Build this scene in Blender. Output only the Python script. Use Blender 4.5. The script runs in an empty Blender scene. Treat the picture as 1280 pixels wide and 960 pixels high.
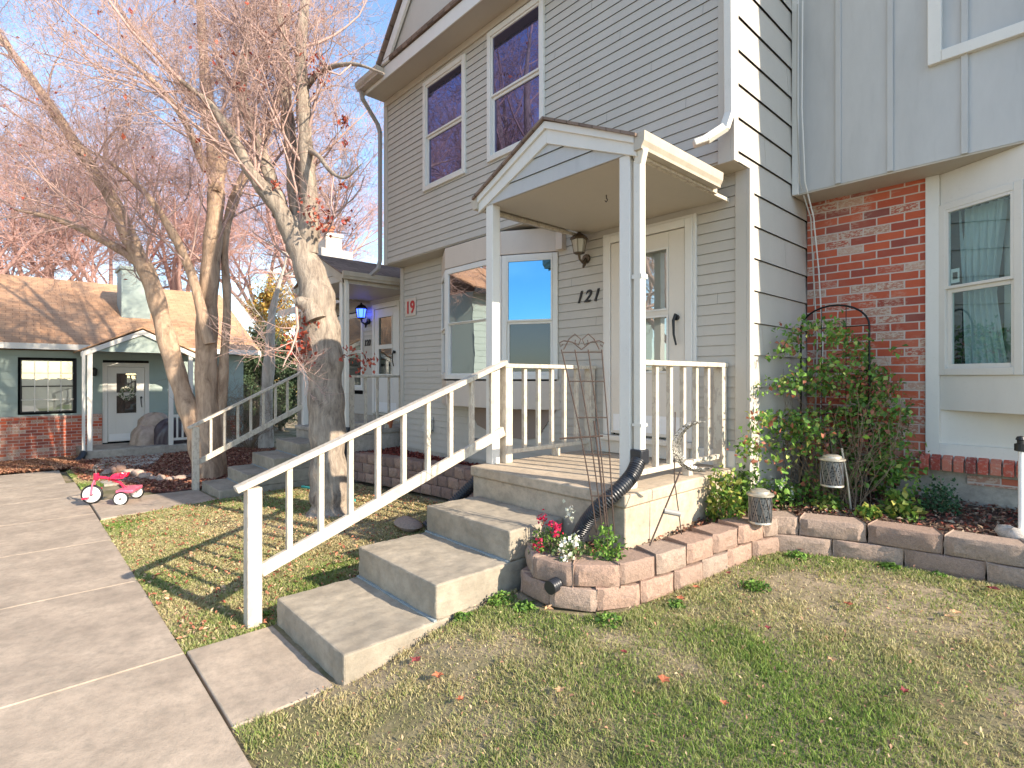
import bpy, math, random
import numpy as np
from mathutils import Vector, Matrix
random.seed(7); RNG = np.random.default_rng(11)
S = bpy.context.scene
COL = S.collection
R = math.radians

# ------------------------------------------------------------------ camera
CAM_H = 1.64
CA, CB = 0.6756, 0.7373            # heading of the camera in the X (along the facade) / Y (towards the house) frame
def D(u, v, f):                    # survey helper: sight line of the photo -> point at depth f
    r = (u-640)/672.*f
    return Vector((CA*r-CB*f, CB*r+CA*f, CAM_H-(v-472)/672.*f))

# ------------------------------------------------------------------ materials
class NT:
    def __init__(s, name):
        s.m = bpy.data.materials.new(name); s.m.use_nodes = True
        s.t = s.m.node_tree; s.n = s.t.nodes; s.l = s.t.links
        s.b = s.n['Principled BSDF']; s.out = s.n['Material Output']
        s.tc = s.n.new('ShaderNodeTexCoord'); s.geo = s.n.new('ShaderNodeNewGeometry')
        s.pos = s.geo.outputs['Position']
    def node(s, t, **kw):
        n = s.n.new(t)
        for k, v in kw.items():
            if k.startswith('i_'):
                n.inputs[k[2:].replace('_', ' ')].default_value = v
            else: setattr(n, k, v)
        return n
    def noise(s, scale, detail=4, rough=.6, vec=None, dist=0):
        n = s.node('ShaderNodeTexNoise'); n.inputs['Scale'].default_value = scale
        n.inputs['Detail'].default_value = detail; n.inputs['Roughness'].default_value = rough
        n.inputs['Distortion'].default_value = dist
        s.l.new(vec or s.pos, n.inputs['Vector']); return n.outputs['Fac']
    def map(s, scale, vec=None, rot=(0, 0, 0), loc=(0, 0, 0)):
        n = s.node('ShaderNodeMapping'); n.inputs['Scale'].default_value = scale
        n.inputs['Rotation'].default_value = rot; n.inputs['Location'].default_value = loc
        s.l.new(vec or s.pos, n.inputs['Vector']); return n.outputs[0]
    def ramp(s, fac, stops, interp='LINEAR'):
        n = s.node('ShaderNodeValToRGB'); n.color_ramp.interpolation = interp
        e = n.color_ramp.elements
        while len(e) < len(stops): e.new(0.5)
        for i, (p, c) in enumerate(stops):
            e[i].position = p; e[i].color = (*(c if hasattr(c, '__len__') else (c, c, c)), 1)
        s.l.new(fac, n.inputs[0]); return n.outputs[0]
    def mix(s, f, a, b, mode='MIX'):
        n = s.node('ShaderNodeMix', data_type='RGBA', blend_type=mode)
        for k, v in ((0, f), (6, a), (7, b)):
            if isinstance(v, (int, float)): n.inputs[k].default_value = v
            elif isinstance(v, tuple): n.inputs[k].default_value = (*v, 1)
            else: s.l.new(v, n.inputs[k])
        return n.outputs[2]
    def math(s, op, a, b=0.):
        n = s.node('ShaderNodeMath', operation=op)
        for i, v in enumerate((a, b)):
            if isinstance(v, (int, float)): n.inputs[i].default_value = v
            else: s.l.new(v, n.inputs[i])
        return n.outputs[0]
    def color(s, c):
        if isinstance(c, tuple): s.b.inputs['Base Color'].default_value = (*c, 1)
        else: s.l.new(c, s.b.inputs['Base Color'])
    def rough(s, v):
        if isinstance(v, (int, float)): s.b.inputs['Roughness'].default_value = v
        else: s.l.new(v, s.b.inputs['Roughness'])
    def bump(s, h, strength=.3, dist=.01):
        n = s.node('ShaderNodeBump'); n.inputs['Strength'].default_value = strength
        n.inputs['Distance'].default_value = dist
        s.l.new(h, n.inputs['Height']); s.l.new(n.outputs[0], s.b.inputs['Normal'])

def mul(c, k): return tuple(min(1, x*k) for x in c)

def m_paint(name, c, rough=.55, dirt=.18, scale=6., peel=0., dirtcol=(.25, .2, .15)):
    t = NT(name)
    f = t.noise(scale, 6, .65, t.map((1, 1, .35)))
    col = t.mix(f, mul(c, 1-dirt*.8), mul(c, 1+dirt*.45))
    g = t.ramp(t.noise(scale*7, 4, .7), [(.58, 0), (.78, 1)])
    col = t.mix(t.math('MULTIPLY', g, dirt*1.1), col, dirtcol)
    if peel:
        p = t.ramp(t.noise(26, 5, .7, t.map((1, 1, .5))), [(.62-peel*.1, 0), (.66-peel*.1, 1)])
        col = t.mix(t.math('MULTIPLY', p, .75), col, (.42, .35, .28))
    t.color(col); t.rough(rough); t.b.inputs['Specular IOR Level'].default_value = .35
    t.bump(t.noise(90, 3, .6), .12, .004)
    return t.m

def m_panel(name, c):
    t = NT(name); f = t.noise(1.6, 6, .65, t.map((1, 1, .3))); st = t.noise(9, 5, .7, t.map((1, 1, .12)))
    col = t.mix(t.ramp(f, [(.3, 0), (.7, 1)]), mul(c, .84), mul(c, 1.1))
    col = t.mix(t.math('MULTIPLY', t.ramp(st, [(.55, 0), (.75, 1)]), .25), col, (.3, .29, .27))
    v = t.node('ShaderNodeTexVoronoi'); v.inputs['Scale'].default_value = 5.5; v.inputs['Randomness'].default_value = .35; t.l.new(t.pos, v.inputs['Vector'])
    nl = t.ramp(v.outputs['Distance'], [(.0, 1), (.03, 0)]); col = t.mix(t.math('MULTIPLY', nl, .55), col, (.2, .19, .18))
    t.color(col); t.rough(.55); t.bump(t.math('ADD', f, t.math('MULTIPLY', t.noise(50, 4, .6, t.map((1, 1, .1))), .15)), .35, .012)
    return t.m

def m_concrete(name, c, stain=(.16, .15, .12), edge=False):
    t = NT(name)
    a = t.noise(2.6, 9, .7); b = t.noise(14, 7, .75); d = t.noise(140, 3, .6)
    col = t.mix(t.ramp(a, [(.3, 0), (.72, 1)]), mul(c, .62), mul(c, 1.18))
    col = t.mix(t.math('MULTIPLY', t.ramp(b, [(.45, 0), (.75, 1)]), .55), col, stain)
    col = t.mix(t.math('MULTIPLY', t.ramp(d, [(.56, 0), (.7, 1)]), .3), col, mul(c, .6))
    t.color(col); t.rough(.9); t.bump(t.math('ADD', b, t.math('MULTIPLY', d, .5)), .5, .009)
    return t.m

def m_flat(name, c, rough=.6, metal=0, noise=.15, sc=20, spec=.5):
    t = NT(name); f = t.noise(sc, 5, .65)
    t.color(t.mix(f, mul(c, 1-noise), mul(c, 1+noise))); t.rough(rough)
    t.b.inputs['Metallic'].default_value = metal; t.b.inputs['Specular IOR Level'].default_value = spec
    return t.m

def m_attr(name, rough=.8, trans=0., bump=0):
    t = NT(name); a = t.node('ShaderNodeAttribute', attribute_name='Col')
    t.color(a.outputs['Color']); t.rough(rough); t.b.inputs['Specular IOR Level'].default_value = .25
    if trans:
        tr = t.node('ShaderNodeBsdfTranslucent'); t.l.new(a.outputs['Color'], tr.inputs[0])
        mx = t.node('ShaderNodeMixShader'); mx.inputs[0].default_value = trans
        t.l.new(t.b.outputs[0], mx.inputs[1]); t.l.new(tr.outputs[0], mx.inputs[2]); t.l.new(mx.outputs[0], t.out.inputs[0])
    return t.m

def m_brick(name, axis='y', dark=False):
    t = NT(name)
    sx = t.node('ShaderNodeSeparateXYZ'); t.l.new(t.pos, sx.inputs[0])
    cb = t.node('ShaderNodeCombineXYZ')
    t.l.new(sx.outputs[0 if axis == 'y' else 1], cb.inputs[0]); t.l.new(sx.outputs[2], cb.inputs[1])
    wob = t.noise(9, 3, .5); 
    vv = t.node('ShaderNodeVectorMath', operation='ADD')
    w = t.node('ShaderNodeTexNoise'); w.inputs['Scale'].default_value = 14; t.l.new(t.pos, w.inputs['Vector'])
    sc = t.node('ShaderNodeVectorMath', operation='SCALE'); sc.inputs['Scale'].default_value = .007
    t.l.new(w.outputs['Color'], sc.inputs[0]); t.l.new(cb.outputs[0], vv.inputs[0]); t.l.new(sc.outputs[0], vv.inputs[1])
    def br(c1, c2, m, bias=0):
        b = t.node('ShaderNodeTexBrick'); t.l.new(vv.outputs[0], b.inputs['Vector'])
        b.inputs['Scale'].default_value = 1; b.inputs['Brick Width'].default_value = .215
        b.inputs['Row Height'].default_value = .0765; b.inputs['Mortar Size'].default_value = .0065
        b.inputs['Mortar Smooth'].default_value = .25; b.offset = .5
        b.inputs['Color1'].default_value = (*c1, 1); b.inputs['Color2'].default_value = (*c2, 1); b.inputs['Mortar'].default_value = (*m, 1)
        return b
    b = br((0, 0, 0), (1, 1, 1), (.5, .5, .5))
    rnd = b.outputs['Color']
    base = t.ramp(rnd, [(0, (.22, .07, .06)), (.1, (.34, .07, .045)), (.26, (.50, .09, .04)), (.6, (.60, .12, .05)), (.8, (.46, .10, .06)), (.9, (.46, .23, .16)), (1, (.58, .38, .29))])
    speck = t.ramp(t.noise(34, 3, .7, t.map((1, 1, 2.2))), [(.47, 0), (.55, 1)])
    pick = t.ramp(rnd, [(.72, 0), (.8, 1)], 'CONSTANT' if 0 else 'LINEAR')
    base = t.mix(t.math('MULTIPLY', pick, speck), base, (.62, .5, .4))
    pick2 = t.ramp(t.noise(2.3, 3, .6), [(.5, 0), (.6, 1)])
    base = t.mix(t.math('MULTIPLY', t.math('MULTIPLY', pick2, speck), .7), base, (.6, .47, .37))
    base = t.mix(t.math('MULTIPLY', t.noise(60, 3, .7), .22), base, (.16, .06, .04)); base = t.mix(t.math('MULTIPLY', t.ramp(t.noise(1.1, 5, .7), [(.45, 0), (.7, 1)]), .3), base, (.5, .3, .22))
    col = t.mix(b.outputs['Fac'], base, (.58, .49, .43))
    t.color(col); t.rough(.85)
    inv = t.math('SUBTRACT', 1., b.outputs['Fac'])
    t.bump(t.math('ADD', inv, t.math('MULTIPLY', t.noise(70, 4, .7), .35)), .6, .008)
    return t.m

def m_shingle(name, c1, c2, vec_axes=(1, 0)):
    t = NT(name)
    sx = t.node('ShaderNodeSeparateXYZ'); t.l.new(t.pos, sx.inputs[0])
    cb = t.node('ShaderNodeCombineXYZ'); t.l.new(sx.outputs[vec_axes[0]], cb.inputs[0]); t.l.new(sx.outputs[vec_axes[1]], cb.inputs[1])
    b = t.node('ShaderNodeTexBrick'); t.l.new(cb.outputs[0], b.inputs['Vector'])
    b.inputs['Scale'].default_value = 1; b.inputs['Brick Width'].default_value = .26; b.inputs['Row Height'].default_value = .125
    b.inputs['Mortar Size'].default_value = .006; b.inputs['Color1'].default_value = (*c1, 1); b.inputs['Color2'].default_value = (*c2, 1)
    b.inputs['Mortar'].default_value = (*mul(c1, .6), 1)
    col = t.mix(t.math('MULTIPLY', t.noise(45, 4, .7), .5), b.outputs['Color'], mul(c1, .55))
    col = t.mix(t.ramp(t.noise(1.3, 4, .6), [(.4, 0), (.7, .4)]), col, mul(c2, 1.15))
    t.b.inputs['Specular IOR Level'].default_value = .1; t.color(col); t.rough(.93); t.bump(t.math('SUBTRACT', 1., b.outputs['Fac']), .5, .01)
    return t.m

def m_bark(name, c1, c2, sc=10):
    t = NT(name)
    v = t.map((1, 1, .28))
    a = t.noise(sc, 8, .72, v, .8); b = t.noise(sc*.25, 4, .6)
    col = t.mix(t.ramp(a, [(.33, 0), (.62, 1)]), c1, c2)
    col = t.mix(t.ramp(b, [(.45, 0), (.7, .45)]), col, mul(c2, 1.2))
    t.color(col); t.rough(.92); t.bump(a, .9, .03)
    return t.m

def m_glass(name, tint, refl=.55, rough=.0, transp=0.):
    t = NT(name)
    g = t.node('ShaderNodeBsdfGlossy'); g.inputs['Color'].default_value = (*tint, 1); g.inputs['Roughness'].default_value = rough
    # slightly wavy pane
    bp = t.node('ShaderNodeBump'); bp.inputs['Strength'].default_value = .05; bp.inputs['Distance'].default_value = .01
    t.l.new(t.noise(3.5, 2, .5), bp.inputs['Height']); t.l.new(bp.outputs[0], g.inputs['Normal'])
    if transp:
        d = t.node('ShaderNodeBsdfTransparent'); d.inputs[0].default_value = (*mul(tint, transp), 1)
    else:
        d = t.b; t.color((.012, .014, .02)); t.rough(.2)
    mx = t.node('ShaderNodeMixShader'); mx.inputs[0].default_value = refl
    t.l.new(d.outputs[0], mx.inputs[1]); t.l.new(g.outputs[0], mx.inputs[2]); t.l.new(mx.outputs[0], t.out.inputs[0])
    return t.m

def m_block(name, c):
    t = NT(name)
    a = t.noise(3, 4, .6); b = t.noise(40, 5, .75); d = t.noise(170, 2, .6)
    oi = t.node('ShaderNodeObjectInfo')
    base = t.mix(oi.outputs['Random'], mul(c, .78), mul((c[0]*1.08, c[1]*.98, c[2]*.93), 1.1))
    col = t.mix(t.ramp(b, [(.35, 0), (.65, 1)]), mul(c, .62), base)
    col = t.mix(t.math('MULTIPLY', t.ramp(d, [(.5, 0), (.65, 1)]), .35), col, mul(c, 1.35))
    t.color(col); t.rough(.95); t.bump(t.math('ADD', b, t.math('MULTIPLY', d, .4)), .8, .012)
    return t.m

M = dict(
    siding=m_paint('siding grey', (.52, .48, .415), .55, .16, 3),
    bluegrey=m_panel('panel grey', (.485, .475, .45)),
    white=m_paint('white trim', (.72, .69, .63), .45, .12, 5),
    rail=m_paint('weathered white rail', (.60, .535, .43), .65, .3, 9, peel=1.1),
    cream=m_paint('cream panel', (.62, .53, .44), .6, .16, 4),
    soffit=m_paint('tan soffit', (.5, .45, .37), .6, .12, 2),
    taupe=m_paint('flat taupe', (.30, .23, .19), .7, .15, 4),
    gutter=m_paint('gutter enamel', (.50, .44, .35), .4, .45, 7, dirtcol=(.3, .2, .1)),
    spout=m_paint('downspout enamel', (.72, .68, .6), .35, .25, 7),
    greyspout=m_paint('grey downspout', (.33, .31, .29), .4, .15, 7),
    concrete=m_concrete('step concrete', (.38, .325, .25)),
    drive=m_concrete('driveway concrete', (.45, .36, .275)),
    porchc=m_concrete('porch concrete', (.52, .42, .31)),
    found=m_concrete('foundation concrete', (.46, .40, .33)),
    brick=m_brick('red brick'),
    brickx=m_brick('red brick side', 'x'),
    teal=m_paint('teal siding', (.33, .40, .365), .6, .12, 3),
    bluetrim=m_flat('blue window', (.1, .25, .3)),
    shingle=m_shingle('tan shingle', (.52, .29, .165), (.62, .37, .22), (1, 0)),
    shingleg=m_shingle('brown grey shingle', (.20, .145, .115), (.30, .22, .175), (1, 0)),
    bark1=m_bark('grey bark', (.13, .10, .08), (.40, .33, .26), 14),
    bark2=m_bark('tan bark', (.22, .14, .09), (.54, .38, .26), 9),
    twig=m_flat('twig', (.46, .31, .265), .8, noise=.3),
    twigred=m_flat('reddish twig', (.52, .31, .27), .8, noise=.3),
    twigvine=m_flat('vine stem', (.23, .16, .1), .8, noise=.3),
    blackmetal=m_flat('black metal', (.018, .017, .017), .4, .6),
    rust=m_flat('rusty rod', (.07, .045, .035), .7, .3, .4, 60),
    pewter=m_flat('pewter', (.3, .28, .26), .4, .8, .4, 70),
    ltmetal=m_flat('brushed lid', (.55, .5, .42), .4, .6, .2, 30),
    lantern=m_flat('lantern mesh', (.06, .07, .08), .45, .6, .5, 80),
    lampbrown=m_flat('bronze lantern', (.13, .1, .07), .4, .7, .4, 50),
    lampglass=m_flat('frosted lamp glass', (.5, .48, .42), .15, 0, .1),
    blackplastic=m_flat('black plastic pipe', (.022, .024, .03), .38, 0, .3),
    black=m_flat('black', (.012, .012, .012), .5),
    red=m_flat('red sign paint', (.5, .03, .03), .5),
    redenamel=m_flat('tricycle enamel', (.72, .02, .07), .25, 0, .08),
    pink=m_flat('tricycle pink', (.85, .16, .25), .3, 0, .08),
    whiteplastic=m_flat('white plastic', (.78, .77, .75), .35, 0, .05),
    chrome=m_flat('chrome', (.6, .6, .6), .2, 1, .1),
    block=m_block('rose block', (.41, .285, .22)),
    block2=m_block('tan block', (.42, .32, .255)),
    block3=m_block('brown block', (.33, .22, .175)),
    rockw=m_block('pale stone', (.6, .56, .5)),
    rock=m_block('landscape rock', (.5, .38, .31)),
    leafattr=m_attr('leaf', .6, .25), grassattr=m_attr('grass blade', .7, .42), chip=m_attr('chip', .9),
    interior=m_flat('dark interior', (.02, .022, .028), .8),
    curtain=m_flat('curtain', (.5, .56, .55), .8, 0, .1),
    blind=m_flat('window blind', (.66, .63, .58), .7, 0, .05),
    glassup=m_glass('upper window glass', (.22, .22, .45), .6),
    glassbay=m_glass('bay front glass', (.8, .82, .85), .62),
    glassteal=m_glass('bay side glass', (.16, .48, .78), .7),
    glassr=m_glass('street bay glass', (.75, .9, .9), .3, 0, 1.05),
    glassdoor=m_glass('storm door glass', (.75, .8, .8), .35, 0, 1.0),
    glasslow=m_glass('dim lower glass', (.45, .5, .55), .12),
    glassdark=m_glass('plain glass', (.6, .7, .72), .2),
    tarp=m_flat('tan cover', (.40, .31, .25), .5, 0, .4, 14),
    tarpd=m_flat('dark cover', (.07, .05, .06), .35, 0, .3, 8),
    doorp=m_paint('door paint', (.70, .64, .55), .4, .1, 3),
    caulk=m_flat('joint sealant', (.27, .31, .32), .8, 0, .4, 30),
    hose=m_flat('teal hose', (.03, .3, .28), .4),
    terracotta=m_flat('terracotta', (.5, .16, .07), .8),
    whitebark=m_bark('pale bark', (.3, .26, .22), (.62, .57, .5), 8),
    mulchbase=m_flat('mulch soil', (.13, .05, .035), .95, 0, .5, 60),
)
t = NT('blue lamp'); t.b.inputs['Emission Color'].default_value = (.03, .08, 1, 1); t.b.inputs['Emission Strength'].default_value = 3; t.color((.05, .1, .8)); M['bluelamp'] = t.m
t = NT('glass black backing'); t.color((.01, .01, .012)); M['back'] = t.m

# ------------------------------------------------------------------ object helpers
WLOC = {}; LAST = [None]
TXW = bpy.data.textures.new('wear', 'CLOUDS'); TXW.noise_scale = .09; TXW.noise_depth = 4
def wear(o, k=.016, lv=6):
    a = o.modifiers.new('s', 'SUBSURF'); a.subdivision_type = 'SIMPLE'; a.levels = lv; a.render_levels = lv
    d = o.modifiers.new('d', 'DISPLACE'); d.texture = TXW; d.texture_coords = 'GLOBAL'; d.strength = k; d.mid_level = .5
    return o

def tag(o, label=None, cat=None, group=None, kind=None):
    if label: o['label'] = label
    if cat: o['category'] = cat
    if group: o['group'] = group
    if kind: o['kind'] = kind
    return o
def thing(name, loc, label, cat, group=None):
    o = bpy.data.objects.new(name, None); COL.objects.link(o); o.location = loc
    o.empty_display_size = .1; WLOC[o] = Vector(loc)
    return tag(o, label, cat, group)

class MB:
    def __init__(s): s.v = []; s.f = []
    def add(s, vs, fs):
        k = len(s.v); s.v += [tuple(p) for p in vs]; s.f += [tuple(i+k for i in f) for f in fs]; return s
    def box(s, x0, x1, y0, y1, z0, z1):
        return s.add([(x0, y0, z0), (x1, y0, z0), (x1, y1, z0), (x0, y1, z0), (x0, y0, z1), (x1, y0, z1), (x1, y1, z1), (x0, y1, z1)],
                     [(0, 3, 2, 1), (4, 5, 6, 7), (0, 1, 5, 4), (1, 2, 6, 5), (2, 3, 7, 6), (3, 0, 4, 7)])
    def fbox(s, fr, u0, u1, n0, n1, z0, z1):       # box in a wall frame
        P = [fr.p(a, b, c) for a, b, c in ((u0, n0, z0), (u1, n0, z0), (u1, n1, z0), (u0, n1, z0), (u0, n0, z1), (u1, n0, z1), (u1, n1, z1), (u0, n1, z1))]
        return s.add(P, [(0, 1, 2, 3), (7, 6, 5, 4), (4, 5, 1, 0), (5, 6, 2, 1), (6, 7, 3, 2), (7, 4, 0, 3)])
    def bar(s, a, b, w, h, up=(0, 0, 1)):          # box beam between two points
        a = Vector(a); b = Vector(b); d = (b-a).normalized(); up = Vector(up)
        sd = d.cross(up).normalized(); upv = sd.cross(d).normalized()
        P = [p+sd*(i*w/2)+upv*(j*h/2) for p in (a, b) for i, j in ((-1, -1), (1, -1), (1, 1), (-1, 1))]
        return s.add(P, [(3, 2, 1, 0), (4, 5, 6, 7), (0, 1, 5, 4), (1, 2, 6, 5), (2, 3, 7, 6), (3, 0, 4, 7)])
    def plank(s, pts, thick, off):                 # polygon extruded along vector
        off = Vector(off)*thick; n = len(pts); P = [Vector(p) for p in pts]
        return s.add(P+[p+off for p in P], [tuple(range(n))[::-1], tuple(range(n, 2*n))]+[(i, (i+1) % n, n+(i+1) % n, n+i) for i in range(n)])
    def tube(s, pts, rad, n=8, cap=True):
        pts = [Vector(p) for p in pts]; m = len(pts)
        if not hasattr(rad, '__len__'): rad = [rad]*m
        k = len(s.v); prev = None
        for i, p in enumerate(pts):
            d = (pts[min(i+1, m-1)]-pts[max(i-1, 0)])
            d = d.normalized() if d.length > 1e-9 else Vector((0, 0, 1))
            if prev is None:
                a = d.orthogonal().normalized()
            else:
                a = (prev-d*prev.dot(d)); a = a.normalized() if a.length > 1e-6 else d.orthogonal().normalized()
            prev = a; b = d.cross(a)
            for j in range(n):
                t = 2*math.pi*j/n; s.v.append(tuple(p+(a*math.cos(t)+b*math.sin(t))*rad[i]))
        for i in range(m-1):
            for j in range(n):
                s.f.append((k+i*n+j, k+i*n+(j+1) % n, k+(i+1)*n+(j+1) % n, k+(i+1)*n+j))
        if cap: s.f.append(tuple(k+j for j in range(n))[::-1]); s.f.append(tuple(k+(m-1)*n+j for j in range(n)))
        return s
    def lathe(s, c, prof, n=24):                   # prof: (r,z)
        return s.tube([(c[0], c[1], c[2]+z) for r, z in prof], [max(r, 1e-4) for r, z in prof], n)
    def blob(s, c, r, seed=0, n=10, jit=.15):
        rr = random.Random(seed); c = Vector(c)
        bmv = []; rows = n//2+1
        ph = [rr.uniform(0, 6) for _ in range(4)]
        for i in range(rows+1):
            th = math.pi*i/rows
            for j in range(n):
                p = 2*math.pi*j/n
                k = 1+jit*(math.sin(2*p+ph[0])*math.sin(th)+.6*math.sin(3*th+ph[1])+.5*math.cos(3*p+ph[2])*math.sin(2*th))
                bmv.append((c[0]+r[0]*k*math.sin(th)*math.cos(p), c[1]+r[1]*k*math.sin(th)*math.sin(p), c[2]+r[2]*k*math.cos(th)))
        fs = [(i*n+j, (i+1)*n+j, (i+1)*n+(j+1) % n, i*n+(j+1) % n) for i in range(rows) for j in range(n)]
        return s.add(bmv, fs)
    def build(s, name, mat, parent=None, bevel=0, smooth=False, solid=False, **tags):
        v = np.array(s.v, dtype=np.float64)
        c = (v.min(0)+v.max(0))/2
        if parent is None: c[2] = v[:, 2].min()
        c = Vector(c)
        me = bpy.data.meshes.new(name)
        me.from_pydata([tuple(Vector(p)-c) for p in s.v], [], s.f); me.update()
        if smooth: me.shade_smooth()
        me.materials.append(mat)
        o = bpy.data.objects.new(name, me); COL.objects.link(o)
        if parent is not None:
            o.parent = parent; o.location = c-WLOC[parent]
        else: o.location = c
        WLOC[o] = c
        if bevel:
            b = o.modifiers.new('b', 'BEVEL'); b.width = bevel; b.segments = 2; b.limit_method = 'ANGLE'; b.angle_limit = R(40)
            me.shade_smooth(); me.set_sharp_from_angle(angle=R(20))
            try:
                w = o.modifiers.new('wn', 'WEIGHTED_NORMAL'); w.keep_sharp = True
            except Exception: pass
        if smooth:
            try: me.set_sharp_from_angle(angle=R(50))
            except Exception: pass
        LAST[0] = o
        return tag(o, **tags)

def npmesh(name, V, F, mat, parent=None, col=None, smooth=False, **tags):   # F: (n,k) same-size faces
    V = np.asarray(V, dtype=np.float32); F = np.asarray(F, dtype=np.int32)
    c = Vector(((V.min(0)+V.max(0))/2).tolist())
    if parent is None: c.z = float(V[:, 2].min())
    me = bpy.data.meshes.new(name); n, k = F.shape
    me.vertices.add(len(V)); me.vertices.foreach_set('co', (V-np.array(c[:], dtype=np.float32)).ravel())
    me.loops.add(n*k); me.loops.foreach_set('vertex_index', F.ravel())
    me.polygons.add(n); me.polygons.foreach_set('loop_start', np.arange(0, n*k, k, dtype=np.int32))
    me.update(calc_edges=True); me.validate()
    if col is not None:
        a = me.color_attributes.new('Col', 'FLOAT_COLOR', 'POINT')
        cc = np.ones((len(V), 4), np.float32); cc[:, :3] = col; a.data.foreach_set('color', cc.ravel())
    if smooth: me.shade_smooth()
    me.materials.append(mat)
    o = bpy.data.objects.new(name, me); COL.objects.link(o)
    if parent is not None: o.parent = parent; o.location = c-WLOC[parent]
    else: o.location = c
    WLOC[o] = c
    return tag(o, **tags)

class Frame:                        # a vertical wall plane: u runs along it, n points out of it
    def __init__(s, ox, oy, ux, uy, nx, ny): s.o = (ox, oy); s.u = (ux, uy); s.n = (nx, ny)
    def p(s, u, n, z): return (s.o[0]+s.u[0]*u+s.n[0]*n, s.o[1]+s.u[1]*u+s.n[1]*n, z)

def siding(name, fr, u0, u1, z0, z1, e, mat, parent, holes=(), lap=.009, top=None, start=None, joint=True):
    mb = MB(); z = z0 if start is None else start
    rs = random.Random(3)
    while z < z1-1e-4:
        zt = z+e
        cuts = sorted({max(z, z0), min(zt, z1)} | {h[k] for h in holes for k in (2, 3) if max(z, z0) < h[k] < min(zt, z1)})
        for a, b in zip(cuts, cuts[1:]):
            if b-a < 1e-4: continue
            mid = (a+b)/2; segs = [(u0, u1)]
            for h in holes:
                if h[2] < mid < h[3]:
                    ns = []
                    for s0, s1 in segs:
                        if h[1] <= s0 or h[0] >= s1: ns.append((s0, s1)); continue
                        if h[0] > s0: ns.append((s0, h[0]))
                        if h[1] < s1: ns.append((h[1], s1))
                    segs = ns
            oa = lap*(1-(a-z)/e); ob = lap*(1-(b-z)/e)
            gr = abs(b-zt) < 1e-4 and b-a > .02; gh = .006 if e > .15 else .0022; b0 = b
            if gr: b = b-gh
            if joint and not top and segs:
                ci = int(round((z-z0)/e)); js = [u0+((ci*1.37+.6) % 3.6)+3.6*q_ for q_ in range(6)]; ns = []
                for s0, s1 in segs:
                    for j_ in js:
                        if s0+.1 < j_ < s1-.1: ns.append((s0, j_-.0012)); s0 = j_+.0012
                    ns.append((s0, s1))
                segs = ns
            for s0, s1 in segs:
                if top:
                    la, lb = top(a); ua, ub = top(b); 
                    q = [(max(s0, la), a, oa), (min(s1, lb), a, oa), (min(s1, ub), b, ob), (max(s0, ua), b, ob)]
                    if q[1][0] <= q[0][0]: continue
                else: q = [(s0, a, oa), (s1, a, oa), (s1, b, ob), (s0, b, ob)]
                mb.add([fr.p(x, o_, zz) for x, zz, o_ in q], [(0, 1, 2, 3)])
                if gr: mb.add([fr.p(q[3][0], ob, b), fr.p(q[2][0], ob, b), fr.p(q[2][0], -.012, b), fr.p(q[3][0], -.012, b), fr.p(q[3][0], -.012, b0), fr.p(q[2][0], -.012, b0), fr.p(q[2][0], lap, b0), fr.p(q[3][0], lap, b0)], [(0, 1, 2, 3), (3, 2, 5, 4), (4, 5, 6, 7)])
                if abs(a-z) < 1e-4:
                    mb.add([fr.p(q[0][0], 0, a), fr.p(q[1][0], 0, a), fr.p(q[1][0], lap, a), fr.p(q[0][0], lap, a)], [(0, 1, 2, 3)])
        z = zt
    return mb.build(name, mat, parent)

def window(fr, u0, u1, z0, z1, parent, gl_up, gl_lo=None, fw=.07, proud=.03, meet=.5, label=None, sash=.035, mat=None, name='window', blind=False, lowcurtain=None):
    mat = mat or M['white']; gl_lo = gl_lo or gl_up
    mb = MB()
    mb.fbox(fr, u0-fw, u0, -.02, proud, z0-fw, z1+fw); mb.fbox(fr, u1, u1+fw, -.02, proud, z0-fw, z1+fw)
    mb.fbox(fr, u0, u1, -.02, proud+.003, z1, z1+fw); mb.fbox(fr, u0, u1, -.02, proud+.003, z0-fw, z0)
    w = mb.build(name, mat, parent, bevel=.004)
    if label: w['label'] = label
    zm = z0+(z1-z0)*meet
    for nm, a, b, d in (('upper_sash', zm, z1, -.012), ('lower_sash', z0, zm, -.035)):
        sb = MB(); n1 = d+.03; n0 = d
        s_ = sash if a == z0 else sash*.7
        sb.fbox(fr, u0, u0+s_, n0, n1, a, b); sb.fbox(fr, u1-s_, u1, n0, n1, a, b)
        sb.fbox(fr, u0+s_, u1-s_, n0, n1+.002, a, a+s_); sb.fbox(fr, u0+s_, u1-s_, n0, n1+.002, b-s_, b)
        sb.build(nm, mat, w, bevel=.002)
        g = MB(); gn = (n0+n1)/2
        g.add([fr.p(u0+s_, gn, a+s_), fr.p(u1-s_, gn, a+s_), fr.p(u1-s_, gn, b-s_), fr.p(u0+s_, gn, b-s_)], [(0, 1, 2, 3)])
        g.build('glass', gl_up if nm[0] == 'u' else gl_lo, w)
    return w

def text_mesh(txt, fr, u, n, z, size, depth, mat, parent, name, shear=0., bold=0., space=1.):
    cu = bpy.data.curves.new('t', 'FONT'); cu.body = txt; cu.size = size; cu.extrude = depth; cu.shear = shear; cu.offset = bold; cu.space_character = space
    ob = bpy.data.objects.new('t', cu); COL.objects.link(ob)
    dg = bpy.context.evaluated_depsgraph_get(); me = ob.evaluated_get(dg).to_mesh()
    mb = MB(); mb.add([fr.p(u+v.co.x, n+v.co.z, z+v.co.y) for v in me.vertices], [tuple(p.vertices) for p in me.polygons])
    ob.to_mesh_clear(); bpy.data.objects.remove(ob); bpy.data.curves.remove(cu)
    return mb.build(name, mat, parent)

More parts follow.
